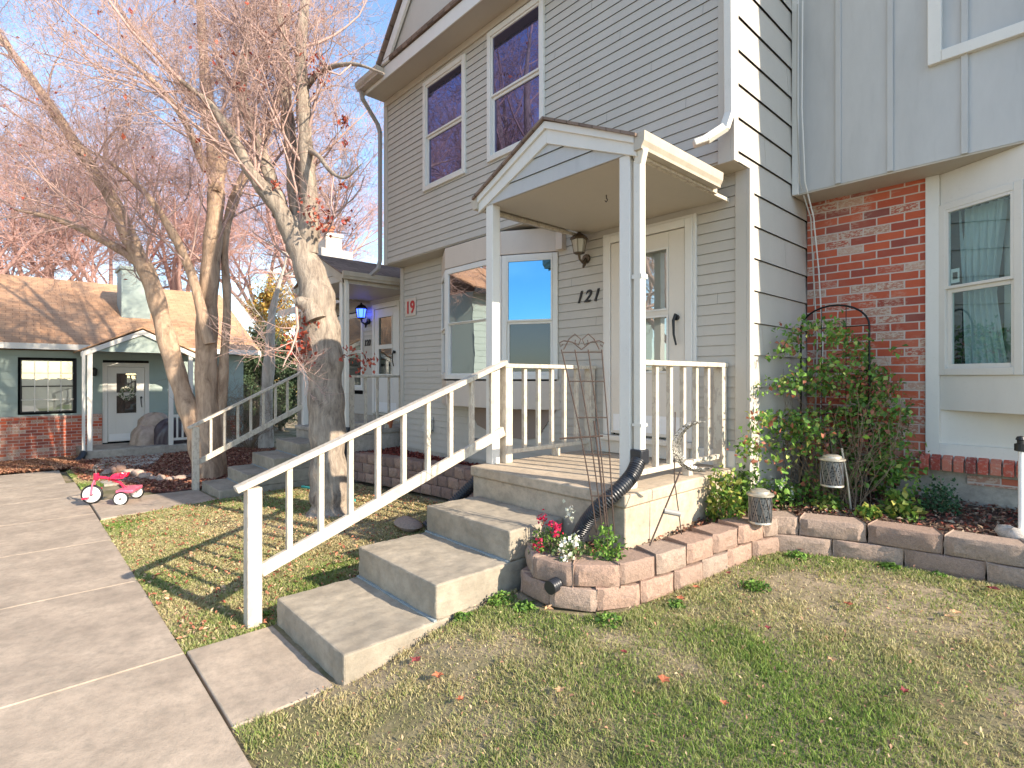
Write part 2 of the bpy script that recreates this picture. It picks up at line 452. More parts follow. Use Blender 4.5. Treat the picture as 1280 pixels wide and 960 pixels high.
# value noise
_g = np.random.default_rng(5).random((256, 256))
def vnoise(x, y, s):
    x = np.asarray(x)*s+100; y = np.asarray(y)*s+100; xi = np.floor(x).astype(int); yi = np.floor(y).astype(int)
    fx = x-xi; fy = y-yi; fx = fx*fx*(3-2*fx); fy = fy*fy*(3-2*fy)
    a = _g[xi % 256, yi % 256]; b = _g[(xi+1) % 256, yi % 256]; c = _g[xi % 256, (yi+1) % 256]; d = _g[(xi+1) % 256, (yi+1) % 256]
    return (a*(1-fx)+b*fx)*(1-fy)+(c*(1-fx)+d*fx)*fy
def fbm(x, y, s): return (vnoise(x, y, s)*.5+vnoise(x, y, s*2.1)*.3+vnoise(x, y, s*4.3)*.2)

# ------------------------------------------------------------------ terrain
def ground(x, y):
    x = np.asarray(x, float); y = np.asarray(y, float)
    base = .024*np.minimum(0, np.maximum(x, -19)+3.7)
    right = np.interp(y, [.8, 1.25, 1.86, 2.5, 3, 4.5, 6], [-.005, .03, .17, .235, .27, .33, .35])
    left = np.interp(y, [.8, 2.0, 3.2, 5], [0, .03, .1, .12])
    k = np.clip((x+2.76)/.12, 0, 1)
    z = base+right*k+left*(1-k)*np.clip(1-(-x-7.5)/2, 0, 1)
    z = z+(fbm(x, y, 1.3)-.5)*.035*np.clip((y-.9)/.5, 0, 1)
    return z
def gz(x, y): return float(ground(x, y))

def patch(name, x0, x1, y0, y1, step, dz, mat, col=None, mask=None, **tags):
    xs = np.arange(x0, x1+step*.5, step); ys = np.arange(y0, y1+step*.5, step)
    X, Yv = np.meshgrid(xs, ys, indexing='ij'); Zv = ground(X, Yv)+dz
    V = np.stack([X, Yv, Zv], -1).reshape(-1, 3); nx, ny = X.shape
    I = np.arange(nx*ny).reshape(nx, ny)
    F = np.stack([I[:-1, :-1], I[1:, :-1], I[1:, 1:], I[:-1, 1:]], -1).reshape(-1, 4)
    if mask is not None:
        cx = V[F].mean(1); F = F[mask(cx[:, 0], cx[:, 1])]
    return npmesh(name, V, F, mat, smooth=True, **tags)

# ground sheet: one irregular grid reaching the horizon
def grid_axis(lo, hi, fine0, fine1, step):
    a = list(np.arange(fine0, fine1+1e-6, step)); s = step; x = fine1
    while x < hi: s *= 1.35; x += s; a.append(x)
    s = step; x = fine0
    while x > lo: s *= 1.35; x -= s; a.insert(0, x)
    return np.array(a)
xs = grid_axis(-600, 600, -15, 3, .09); ys = grid_axis(-600, 600, .6, 6.2, .09)
X, Yv = np.meshgrid(xs, ys, indexing='ij'); Zv = ground(X, Yv)-.012-np.where((Yv < .74), .03, 0.)
I = np.arange(X.size).reshape(X.shape)
Fg = np.stack([I[:-1, :-1], I[1:, :-1], I[1:, 1:], I[:-1, 1:]], -1).reshape(-1, 4)
t = NT('lawn soil')
a = t.noise(1.6, 6, .65); b = t.noise(22, 5, .7)
c = t.mix(t.ramp(a, [(.42, 0), (.58, 1)]), (.13, .125, .05), (.33, .26, .17))
c = t.mix(t.ramp(b, [(.4, 0), (.7, .7)]), c, (.15, .115, .07)); t.color(c); t.rough(1); t.bump(b, .7, .02)
npmesh('ground', np.stack([X, Yv, Zv], -1).reshape(-1, 3), Fg, t.m, smooth=True, kind='structure')

# driveway: concrete panels with open joints, cast as one slab sheet
mb = MB(); joints = [-14.4, -12.2, -10.5, -8.8, -7.1, -5.38, -3.68, -1.9, -.2, 1.6, 3.4, 5.2, 7]
for a, b in zip(joints, joints[1:]):
    n = 3
    for yy0, yy1 in ((-7.5, -2.6), (-2.6, .725)):
        x0, x1, y0, y1 = a+.005, b-.005, yy0+.005, yy1
        if a == -14.4: y1 = min(y1, .6)
        z0_, z1_ = gz(x0, 0), gz(x1, 0)
        mb.add([(x0, y0, z0_-.12), (x1, y0, z1_-.12), (x1, y1, z1_-.12), (x0, y1, z0_-.12), (x0, y0, z0_), (x1, y0, z1_), (x1, y1, z1_), (x0, y1, z0_)],
               [(0, 3, 2, 1), (4, 5, 6, 7), (0, 1, 5, 4), (1, 2, 6, 5), (2, 3, 7, 6), (3, 0, 4, 7)])
mb.build('driveway', M['drive'], bevel=.006, kind='structure')
mb = MB().box(-3.69, -2.74, .738, 1.235, -.1, .004)
mb.build('path', M['drive'], bevel=.008, kind='structure')
mb = MB()
for y0, y1 in ((.738, 2.09),):
    za, zb = gz(-9.55, 1), gz(-8.3, 1)
    mb.add([(-9.7, y0, -.4), (-8.25, y0, -.4), (-8.5, y1, -.4), (-9.7, y1, -.4), (-9.7, y0, za+.02), (-8.25, y0, zb+.02), (-8.5, y1, zb+.0), (-9.7, y1, za+.0)],
           [(0, 3, 2, 1), (4, 5, 6, 7), (0, 1, 5, 4), (1, 2, 6, 5), (2, 3, 7, 6), (3, 0, 4, 7)])
mb.build('walkway', M['drive'], bevel=.008, kind='structure')
mb = MB()
mb.plank([(-16.3, 1.5, -.32), (-15.0, 1.3, -.30), (-13.6, 1.0, -.27), (-13.2, 1.9, -.26), (-14.4, 2.3, -.29), (-16.3, 2.8, -.32)], .06, (0, 0, 1))
mb.plank([(-13.0, 1.0, -.25), (-11.3, 1.05, -.21), (-11.2, 1.6, -.21), (-12.9, 1.9, -.25)], .05, (0, 0, 1))
mb.build('garden_path', M['found'], bevel=.01, kind='structure')

# ------------------------------------------------------------------ main townhouse
def add_lap_wall(): pass
EX = .0928
H1 = thing('townhouse', (-4.8, 6.5, 0), 'grey two storey townhouse with lap siding, gabled porch and house number 121', 'house')
FL = Frame(0, 4.6, 1, 0, 0, -1)      # lower front wall
FU = Frame(0, 4.303, 1, 0, 0, -1)    # upper front wall
FB = Frame(-2.02, 0, 0, 1, 1, 0)     # side wall

siding('lower_wall', FL, -7.68, -2.12, 1.0, 3.44, EX, M['siding'], H1, holes=[(-3.55, -2.5, 1.0, 3.15), (-6.5, -4.25, 1.28, 3.4)])
MB().box(-7.68, -2.1, 4.592, 4.7, .1, .52).build('foundation', M['found'], H1)
siding('lower_base_wall', FL, -7.68, -3.8, .5, 1.0, EX, M['siding'], H1, lap=.011, start=1.0-EX*6)
UW = [(-6.50, -5.64, 4.37, 5.80), (-5.06, -4.215, 4.37, 5.84)]
siding('upper_wall', FU, -7.66, -2.12, 3.44, 6.02, EX, M['siding'], H1, holes=[(a-.03, b+.03, c-.03, d+.03) for a, b, c, d in UW], start=3.44)
# overhang floor & core walls
mb = MB().box(-7.69, -2.03, 4.31, 4.62, 3.425, 3.445)
mb.build('overhang_soffit', M['soffit'], H1)
mb = MB().box(-7.66, -2.06, 4.62, 9.5, .2, 3.42).box(-7.66, -2.06, 4.33, 9.5, 3.45, 6.3)
MBc = MB()
# core as shell so windows have depth: side and back only
MBc.add([(-7.68, 4.303, 3.44), (-7.68, 9.5, 3.44), (-7.68, 9.5, 6.4), (-7.68, 4.303, 6.1)], [(0, 1, 2, 3)])
MBc.add([(-7.68, 4.6, .2), (-7.68, 9.5, .2), (-7.68, 9.5, 3.44), (-7.68, 4.6, 3.44)], [(0, 1, 2, 3)])
MBc.add([(-7.68, 9.5, .2), (-2.03, 9.5, .2), (-2.03, 9.5, 6.4), (-7.68, 9.5, 6.4)], [(0, 1, 2, 3)])
MBc.build('rear_wall', M['siding'], H1)
# interior dark liner behind the windows
MB().box(-7.4, -2.4, 5.3, 5.32, .9, 6.1).build('interior_wall', M['interior'], H1)
# side wall B with wide lap siding
siding('side_wall', FB, 4.61, 9.4, .35, 3.43, .279, M['siding'], H1, lap=.016, start=.44-.279)
siding('upper_side_wall', FB, 4.31, 9.4, 3.43, 6.4, .279, M['siding'], H1, lap=.016, start=.44-.279+.279*12-.279)
# corner boards
mb = MB().box(-2.13, -2.03, 4.575, 4.6, .45, 3.425).box(-2.03, -2.0, 4.575, 4.66, .45, 3.425)
mb.build('corner_board', M['siding'], H1, bevel=.003)
mb = MB().box(-2.14, -2.03, 4.283, 4.31, 3.41, 6.0).box(-2.03, -2.0, 4.283, 4.36, 3.41, 6.4)
mb.build('corner_board', M['siding'], H1, bevel=.003)
MB().box(-7.7, -7.6, 4.283, 4.32, 3.42, 6.02).build('corner_board', M['siding'], H1, bevel=.003)
MB().box(-7.7, -7.6, 4.58, 4.62, .45, 3.42).build('corner_board', M['siding'], H1, bevel=.003)
# eave: soffit, frieze, gutter stub, gable face above
EZ = 6.02
mb = MB().box(-7.69, -1.6, 3.95, 4.31, EZ, EZ+.03); mb.build('eave_soffit', M['soffit'], H1)
MB().box(-7.66, -2.1, 4.27, 4.3, EZ-.09, EZ-.002).build('frieze_board', M['soffit'], H1, bevel=.003)
mb = MB().box(-7.70, -1.6, 3.93, 3.948, EZ-.02, EZ+.16); mb.build('fascia', M['white'], H1, bevel=.003)
MB().plank([(-6.95, 3.95, EZ+.16), (-4.45, 3.95, EZ+.16), (-5.7, 3.95, 7.5)], .03, (0, 1, 0)).build('gable_wall', M['siding'], H1)
for q in ([(-7.08, 3.89, 6.19), (-5.7, 3.89, 7.66), (-5.7, 3.89, 7.46), (-6.88, 3.89, 6.19)], [(-5.7, 3.89, 7.66), (-4.32, 3.89, 6.19), (-4.52, 3.89, 6.19), (-5.7, 3.89, 7.46)]):
    MB().plank(q, .04, (0, 1, 0)).build('rake_board', M['white'], H1, bevel=.004)
mb = MB()
mb.plank([(-7.75, 3.9, 6.19), (-1.6, 3.9, 6.19), (-1.6, 7.4, 7.1), (-7.75, 7.4, 7.1)], .05, (0, -.25, 1))
mb.plank([(-1.6, 9.9, 6.3), (-8.0, 9.9, 6.3), (-8.0, 7.4, 7.1), (-1.6, 7.4, 7.1)], .05, (0, .25, 1))
mb.plank([(-7.14, 3.85, 6.2), (-5.7, 3.85, 7.70), (-5.7, 7.4, 7.70), (-7.14, 7.4, 6.4)], .04, (-.7, 0, .7))
mb.plank([(-5.7, 3.85, 7.70), (-4.26, 3.85, 6.2), (-4.26, 7.4, 6.4), (-5.7, 7.4, 7.70)], .04, (.7, 0, .7))
mb.build('roof', M['shingleg'], H1)

def gutter_profile(s=1.): return [(0, 0), (.085*s, 0), (.09*s, .02), (.115*s, .05), (.12*s, .1), (.12*s, .115), (.11*s, .115), (.108*s, .102), (.1*s, .055), (.08*s, .012), (.008, .012), (.008, .11), (0, .11)]
def gutter(mb, a, b, out, z, s=1.):
    a = Vector(a); b = Vector(b); out = Vector(out); P = gutter_profile(s); n = len(P)
    vs = [Vector((p.x, p.y, 0))+out*q[0]+Vector((0, 0, z+q[1])) for p in (a, b) for q in P]
    mb.add(vs, [(i, (i+1) % n, n+(i+1) % n, n+i) for i in range(n)])
    # end caps
    mb.add([vs[i] for i in (0, 1, 2, 3, 4, 5, 12)], [tuple(range(7))]); mb.add([vs[n+i] for i in (0, 1, 2, 3, 4, 5, 12)], [tuple(range(7))[::-1]])
g = MB(); gutter(g, (-7.72, 3.928, 0), (-7.05, 3.928, 0), (0, -1, 0), EZ+.03, 1.1); g.build('gutter', M['gutter'], H1)
def downspout(mb, pts, w=.06, d=.05):
    P = [Vector(p) for p in pts]
    for i in range(len(P)-1):
        a, b = P[i], P[i+1]; dd = (b-a).normalized()*.012
        mb.bar(a-dd, b+dd, w, d, up=(0, -1, .01) if abs((b-a).normalized().z) > .5 else (0, 0, 1))
    return mb
mb = downspout(MB(), [(-7.66, 3.87, 6.05), (-7.66, 3.9, 5.93), (-7.74, 4.2, 5.66), (-7.74, 4.24, 5.54), (-7.74, 4.24, 3.52), (-7.76, 4.22, 3.38), (-7.98, 4.12, 3.22)])
mb.build('downspout', M['greyspout'], H1, bevel=.006)['label'] = 'grey downspout at the left corner'
# right downspout from main eave to porch roof
mb = downspout(MB(), [(-2.02, 4.21, 6.0), (-2.02, 4.24, 3.78), (-2.04, 4.2, 3.66), (-2.13, 4.08, 3.56), (-2.2, 4.02, 3.53)], .07, .055)
o_ = mb.build('downspout', M['spout'], H1, bevel=.008); o_['label'] = 'white downspout above the porch roof'
# upper windows
for (a, b, c, d), lb in zip(UW, ('left upstairs window, narrow white frame', 'right upstairs window beside the porch gable')):
    window(FU, a, b, c, d, H1, M['glassup'], fw=.065, proud=.035, meet=.49, label=lb)
# bay window
BF = Frame(-5.94, 4.24, 1, 0, 0, -1)     # front face, length 1.13
th = math.atan2(.36, .61); BR = Frame(-4.81, 4.24, math.cos(th), math.sin(th), math.sin(th), -math.cos(th)); LR = math.hypot(.61, .36)
BLf = Frame(-6.55, 4.6, math.cos(th), -math.sin(th), -math.sin(th), -math.cos(th))
bay = []
for nm, z0, z1, grow in (('bay_header', 3.10, 3.38, .012), ('bay_panel', 1.265, 1.60, 0.)):
    mb = MB(); g_ = grow
    mb.plank([(-6.55-g_, 4.6, z0), (-5.94-g_*.6, 4.24-g_, z0), (-4.81+g_*.6, 4.24-g_, z0), (-4.2+g_*2, 4.6, z0)], z1-z0, (0, 0, 1))
    mb.build(nm, M['cream'], H1, bevel=.004)
MB().box(-4.2, -4.1, 4.52, 4.6, 3.1, 3.4).build('bay_bracket', M['cream'], H1, bevel=.004)
window(BF, .06, 1.07, 1.68, 3.03, H1, M['glassbay'], fw=.06, proud=.012, meet=.5, label='front picture window of the bay', sash=.015)
window(BR, .065, LR-.085, 1.68, 3.03, H1, M['glassteal'], M['glasslow'], fw=.06, proud=.012, meet=.46, label='angled bay window facing the porch', sash=.03)
window(BLf, .085, LR-.065, 1.68, 3.03, H1, M['glassbay'], fw=.06, proud=.012, meet=.46)
MB().plank([(-5.9, 4.588, 1.26), (-4.25, 4.588, 1.26), (-4.55, 4.588, .92), (-4.75, 4.588, .88), (-5.3, 4.588, .88), (-5.7, 4.588, 1.0)][::-1], .008, (0, -1, 0)).build('taupe_area', M['taupe'], H1)  # thin taupe area on the wall below the bay, narrowing downwards

# front door
def door(fr, u0, u1, z0, z1, parent, mode=0):
    fw = .075
    mb = MB()
    mb.fbox(fr, u0, u0+fw, -.02, .045, z0, z1); mb.fbox(fr, u1-fw, u1, -.02, .045, z0, z1); mb.fbox(fr, u0+fw, u1-fw, -.02, .048, z1-fw, z1)
    mb.fbox(fr, u0-.03, u0, -.02, .03, z0, z1+.03); mb.fbox(fr, u1, u1+.03, -.02, .03, z0, z1+.03); mb.fbox(fr, u0, u1, -.02, .03, z1, z1+.03)
    mb.build('door_frame', M['white'], parent, bevel=.004)
    a, b = u0+fw+.006, u1-fw-.006; c, d = z0+.02, z1-fw-.008
    st = .165
    mb = MB()
    mb.fbox(fr, a, a+st, -.0, .035, c, d); mb.fbox(fr, b-st, b, -.0, .035, c, d)
    mb.fbox(fr, a+st, b-st, -.0, .036, d-st*.9, d)
    lo = c+.62 if mode == 0 else c+.72
    mb.fbox(fr, a+st, b-st, -.0, .036, c, lo)
    midz = lo+(d-st*.9-lo)*.48
    mb.fbox(fr, a+st, b-st, .002, .040, midz-.022, midz+.022)
    dr = mb.build('storm_door', M['doorp' if mode == 0 else 'white'], parent, bevel=.004)
    t_ = MB()                                   # glazing bead
    for zz0, zz1 in ((lo, midz-.022), (midz+.022, d-st*.9)):
        q = .018
        t_.fbox(fr, a+st, a+st+q, .03, .046, zz0, zz1); t_.fbox(fr, b-st-q, b-st, .03, .046, zz0, zz1)
        t_.fbox(fr, a+st+q, b-st-q, .03, .047, zz0, zz0+q); t_.fbox(fr, a+st+q, b-st-q, .03, .047, zz1-q, zz1)
    t_.build('glazing_bead', M['white'], dr)
    for i, (zz0, zz1) in enumerate(((lo, midz-.022), (midz+.022, d-st*.9))):
        gl = MB().add([fr.p(a+st, .02, zz0), fr.p(b-st, .02, zz0), fr.p(b-st, .02, zz1), fr.p(a+st, .02, zz1)], [(0, 1, 2, 3)]).build('glass', M['glassdoor'], dr)
    bk = MB(); bk.fbox(fr, u0+fw, u1-fw, -.06, -.045, z0, z1-fw)
    bk.build('inner_door', M['blind'] if mode == 0 else M['interior'], parent)
    kp = MB().fbox(fr, a+.03, b-.03, .0361, .0375, c+.03, c+.2); kp.build('kick_plate', M['whiteplastic'], dr)
    mb = MB()
    hu = b-.075
    mb.tube([fr.p(hu, .04, z0+1.16), fr.p(hu, .062, z0+1.16)], .028, 12)
    mb.tube([fr.p(hu, .06, z0+1.19), fr.p(hu-.01, .085, z0+1.13), fr.p(hu-.005, .088, z0+1.0), fr.p(hu+.012, .075, z0+.9)], [.017, .014, .011, .009], 8)
    mb.build('handle', M['black'], dr, smooth=True)
    return dr
door(FL, -3.53, -2.525, 1.045, 3.12, H1, 0)
MB().box(-3.55, -2.5, 4.5, 4.62, .99, 1.043).box(-3.5, -2.55, 4.54, 4.62, .86, .99).build('door_sill', M['doorp'], H1, bevel=.006)
MB().box(-3.8, -2.13, 4.57, 4.6, .855, 1.0).build('skirt_board', M['white'], H1, bevel=.003)
d_ = text_mesh('121', FL, -3.95, .014, 2.47, .185, .006, M['black'], H1, 'house_number', .35, .003, 1.25)
d_['label'] = 'black slanted numerals 121'
# vents / small fixtures on lower wall
mb = MB().plank([(-6.93, 4.58, .83), (-6.75, 4.58, .83), (-6.75, 4.46, .83), (-6.93, 4.46, .83)], .02, (0, 0, 1))
mb.add([(-6.93, 4.585, 1.05), (-6.75, 4.585, 1.05), (-6.75, 4.46, .84), (-6.93, 4.46, .84), (-6.93, 4.585, .84), (-6.75, 4.585, .84)], [(0, 3, 2, 1), (0, 4, 3), (1, 2, 5)])
mb.build('dryer_vent', M['siding'], H1)
MB().tube([(-5.72, 4.59, .78), (-5.72, 4.52, .78)], .04, 14).tube([(-5.72, 4.53, .78), (-5.72, 4.5, .7)], .018).build('hose_bib', M['greyspout'], H1, smooth=True)

# porch: slab
PZ = .854
PX0, PX1, PY0 = -3.78, -2.14, 2.97
mb = MB().box(PX0, PX1, PY0+.02, 4.58, .1, PZ-.09).box(PX0-.015, PX1+.015, PY0, 4.585, PZ-.088, PZ)
mb.build('porch_slab', M['porchc'], H1, bevel=.012)
# porch roof
RX0, RX1, RY0, AX, AZ, BZ = -3.82, -2.2, 3.14, -3.01, 3.70, 3.21
mb = MB().box(RX0+.02, RX1-.02, RY0+.03, 4.59, BZ, BZ+.02); mb.build('porch_ceiling', M['soffit'], H1)
FGp = Frame(0, RY0+.02, 1, 0, 0, -1)
sl = (AZ-.07-BZ)/((RX1-RX0)/2)
siding('porch_gable', FGp, RX0, RX1, BZ, AZ-.02, .125, M['bluegrey'], H1, top=lambda z: (RX0+(z-BZ)/sl, RX1-(z-BZ)/sl), lap=.012)
for sgn, nm in ((-1, 0), (1, 0)):
    xe = RX0-.06 if sgn < 0 else RX1+.05
    ze = BZ+.03
    # fascia (rake) in two layers
    L = Vector((xe, 0, ze)); A = Vector((AX, 0, AZ+.0))
    dn = .125
    mb = MB().plank([(xe, RY0-.01, ze-.005), (AX, RY0-.01, AZ-.005), (AX, RY0-.01, AZ-.13), (xe+sgn*-.0, RY0-.01, ze-.03)][::sgn], .028, (0, 1, 0))
    mb = MB()
    q = [(xe, RY0-.008, ze+.06), (AX, RY0-.008, AZ), (AX, RY0-.008, AZ-.17), (xe, RY0-.008, ze-.075)]
    mb.plank(q if sgn > 0 else q[::-1], .03, (0, 1, 0))
    mb.build('rake_board', M['white'], H1, bevel=.003)
    q = [(xe, RY0-.03, ze+.065), (AX, RY0-.03, AZ+.005), (AX, RY0-.03, AZ-.055), (xe, RY0-.03, ze+.008)]
    mb = MB().plank(q if sgn > 0 else q[::-1], .022, (0, 1, 0)); mb.build('rake_trim', M['white'], H1, bevel=.003)
mb = MB()
for sgn in (-1, 1):
    xe = RX0-.1 if sgn < 0 else RX1+.07; ze = BZ+.075
    q = [(xe, RY0-.055, ze), (AX, RY0-.055, AZ+.012), (AX, 4.3, AZ+.012), (xe, 4.3, ze)]
    mb.plank(q, .022, (0, 0, 1))
mb.build('porch_roof', M['shingleg'], H1)
for sgn in (-1, 1):
    x = RX0-.04 if sgn < 0 else RX1+.03
    MB().box(x-.012, x+.012, RY0+.0, 4.31, BZ-.03, BZ+.1).build('porch_fascia', M['rail'], H1, bevel=.003)
    MB().box(x-.035 if sgn > 0 else x+.013, x-.013 if sgn > 0 else x+.035, RY0+.03, 4.58, BZ-.035, BZ-.003).build('ceiling_trim', M['rail'], H1, bevel=.003)
g = MB(); gutter(g, (RX1+.043, RY0-.03, 0), (RX1+.043, 4.24, 0), (1, 0, 0), BZ-.012, .72); g.build('porch_gutter', M['gutter'], H1, smooth=False)['label'] = 'stained gutter on the right side of the porch roof'
g = MB(); gutter(g, (RX0-.053, RY0-.03, 0), (RX0-.053, 4.24, 0), (-1, 0, 0), BZ-.012, .72); g.build('porch_gutter', M['gutter'], H1)
MB().tube([(-2.86, 3.72, BZ), (-2.86, 3.72, BZ-.03), (-2.845, 3.72, BZ-.045), (-2.86, 3.72, BZ-.06), (-2.875, 3.72, BZ-.045)], .004, 6).build('ceiling_hook', M['black'], H1)
# porch posts
def sqpost(x, y, z0, z1, w, mat, parent, name, label=None):
    o = MB().box(x-w/2, x+w/2, y-w/2, y+w/2, z0, z1).build(name, mat, parent, bevel=.005)
    if label: o['label'] = label
    return o
sqpost(-3.75, 3.2, PZ, BZ, .092, M['white'], H1, 'porch_post')
sqpost(-2.265, 3.2, PZ, BZ, .092, M['white'], H1, 'porch_post')
# downspout on right post
mb = downspout(MB(), [(-2.12, 3.16, BZ+.0), (-2.165, 3.19, BZ-.08), (-2.17, 3.2, 1.12)], .066, .062)
mb.build('downspout', M['spout'], H1, bevel=.01)['label'] = 'dented white downspout strapped to the right porch post'
MB().box(-2.211, -2.129, 3.162, 3.238, 2.33, 2.36).build('downspout_strap', M['spout'], H1)
MB().box(-2.209, -2.131, 3.163, 3.237, 1.30, 1.32).build('downspout_strap', M['spout'], H1)

# corrugated black pipe
def corrugated(mb, pts, r, rib=.018, n=18):
    P = [Vector(p) for p in pts]
    # Catmull-Rom
    dense = []
    Q = [P[0]*2-P[1]]+P+[P[-1]*2-P[-2]]
    for i in range(1, len(Q)-2):
        for k in range(14):
            t = k/14; a, b, c, d = Q[i-1:i+3]
            dense.append(.5*((2*b)+(c-a)*t+(2*a-5*b+4*c-d)*t*t+(3*b-a-3*c+d)*t**3))
    dense.append(P[-1])
    L = [0]
    for a, b in zip(dense, dense[1:]): L.append(L[-1]+(b-a).length)
    T = L[-1]; m = int(T/(rib/4)); pts2 = []; rad = []
    j = 0
    for i in range(m+1):
        s_ = T*i/m
        while j < len(L)-2 and L[j+1] < s_: j += 1
        f = (s_-L[j])/max(1e-9, L[j+1]-L[j]); pts2.append(dense[j].lerp(dense[j+1], f)); rad.append(r*(1+(.06 if (i % 4) in (1, 2) else -.05)))
    return mb.tube(pts2, rad, n)
PP = thing('drain_pipe', (-2.2, 3.0, .5), 'black corrugated drain pipe curving from the downspout into the flower bed', 'drain pipe')
corrugated(MB(), [(-2.165, 3.18, 1.06), (-2.165, 3.1, .97), (-2.19, 2.98, .88), (-2.27, 2.90, .78), (-2.38, 2.88, .65), (-2.45, 2.87, .52), (-2.46, 2.85, .40)], .05).build('corrugated_hose', M['blackplastic'], PP, smooth=True)
MB().box(-2.218, -2.122, 3.15, 3.25, 1.035, 1.14).build('adapter', M['blackplastic'], PP, bevel=.01)
PP2 = thing('drain_pipe', (-4.2, 3.3, .3), 'black corrugated drain pipe beside the left edge of the steps', 'drain pipe')
corrugated(MB(), [(-3.93, 3.3, .74), (-4.0, 3.25, .68), (-4.12, 3.1, .5), (-4.22, 2.95, .33), (-4.25, 2.8, .24)], .055, .024).build('corrugated_hose', M['blackplastic'], PP2, smooth=True)

# porch side rails
def porch_rail(x, y0, y1, n, label, zr=1.75, zb=.975, mat=M['rail'], endp=True, first=True, blk=None, dz=0):
    rl = thing('porch_railing', (x, (y0+y1)/2, PZ+dz), label, 'railing')
    MB().box(x-.045, x+.045, y0-.02, y1+.02, zr-.02+dz, zr+.018+dz).build('top_rail', mat, rl, bevel=.004)
    MB().box(x-.02, x+.02, y0+.04, y1-.04, zb-.04+dz, zb+.0+dz).build('bottom_rail', mat, rl, bevel=.004)
    if first: sqpost(x, y0+.03, PZ+dz, zr-.02+dz, .085, mat, rl, 'post')
    if endp: sqpost(x, y1-.045, PZ+dz, zr-.02+dz, .085, mat, rl, 'post')
    sp = (y1-y0-.15)/(n+1)
    for i in range(n):
        y = y0+.09+sp*(i+.9)
        MB().box(x-.019, x+.019, y-.019, y+.019, zb+dz, zr-.02+dz).build('baluster', mat, rl, bevel=.003)
    ym = y0+(y1-y0)*.55
    MB().box(x-.03, x+.03, ym-.03, ym+.03, PZ+dz, zb-.04+dz).build('support_block', mat, rl, bevel=.003)
    return rl
porch_rail(-3.70, 3.29, 4.57, 5, 'peeling cream railing along the left side of the porch of number 121')
porch_rail(-2.24, 3.24, 4.57, 5, 'sunlit cream railing on the right side of the porch, beside the black pipe', first=False)

# concrete steps
def steps(x0, x1, levels, yback, label, zb, mat):
    st = thing('concrete_steps', ((x0+x1)/2, levels[0][0], zb), label, 'steps')
    for i, (y, z) in enumerate(levels):
        y1 = yback
        zl = levels[i-1][1]+.0 if i else zb-.25
        if i: MB().bar((x0+.005, y-.006, zl+.003), (x1-.005, y-.006, zl+.003), .022, .012).build('caulk_line', M['caulk'], st)
        MB().box(x0+random.uniform(-.004, .004), x1+random.uniform(-.004, .004), y, y1-.004*i, zl, z).build('step', mat, st, bevel=.012); wear(LAST[0])
    return st
steps(-3.7, -2.69, [(1.262, .172), (1.85, .39), (2.445, .6)], 2.985, 'three wide weathered concrete steps up to the porch of number 121', 0, M['concrete'])
# stair rail
def stair_rail(x, y0, y1, z0, zt0, zt1, n, label, mat, dx=0., drop=.62):
    rl = thing('stair_railing', (x, y0, z0), label, 'railing')
    sqpost(x, y0+.045, z0-.15, zt0-.02, .092, mat, rl, 'post')
    sl = (zt1-zt0)/(y1-y0)
    f = lambda y: zt0+sl*(y-y0)
    X_ = lambda y: x+dx*(y-y0)/(y1-y0)
    MB().bar((X_(y0-.06), y0-.06, f(y0-.06)), (X_(y1), y1, f(y1)), .092, .04).build('top_rail', mat, rl, bevel=.004)
    MB().bar((X_(y0+.09), y0+.09, f(y0+.09)-drop), (X_(y1-.02), y1-.02, f(y1-.02)-drop), .042, .085).build('bottom_rail', mat, rl, bevel=.004)
    for i in range(n):
        y = y0+.09+(y1-y0-.1)*(i+.85)/(n+.5)
        b = MB(); zt = f(y)-.02; zb = f(y)-drop+.04
        b.add([(X_(y)+i_*.019, y+j*.019, zz+sl*j*.019) for zz in (zb, zt) for i_, j in ((-1, -1), (1, -1), (1, 1), (-1, 1))],
              [(3, 2, 1, 0), (4, 5, 6, 7), (0, 1, 5, 4), (1, 2, 6, 5), (2, 3, 7, 6), (3, 0, 4, 7)])
        b.build('baluster', mat, rl, bevel=.003)
    return rl
stair_rail(-3.80, 1.10, 3.28, 0, .93, 1.78, 9, 'weathered white wooden stair railing in the foreground with peeling paint', M['rail'], dx=.125)

# number sign 19
SG = thing('number_sign', (-7.38, 4.575, 2.6), 'small pale square sign with red number 19 on the grey wall', 'sign')
MB().fbox(FL, -7.54, -7.23, .013, .022, 2.62, 2.90).build('plate', M['cream'], SG, bevel=.002)
text_mesh('19', FL, -7.52, .027, 2.665, .27, .003, M['red'], SG, 'digits', 0, .006)

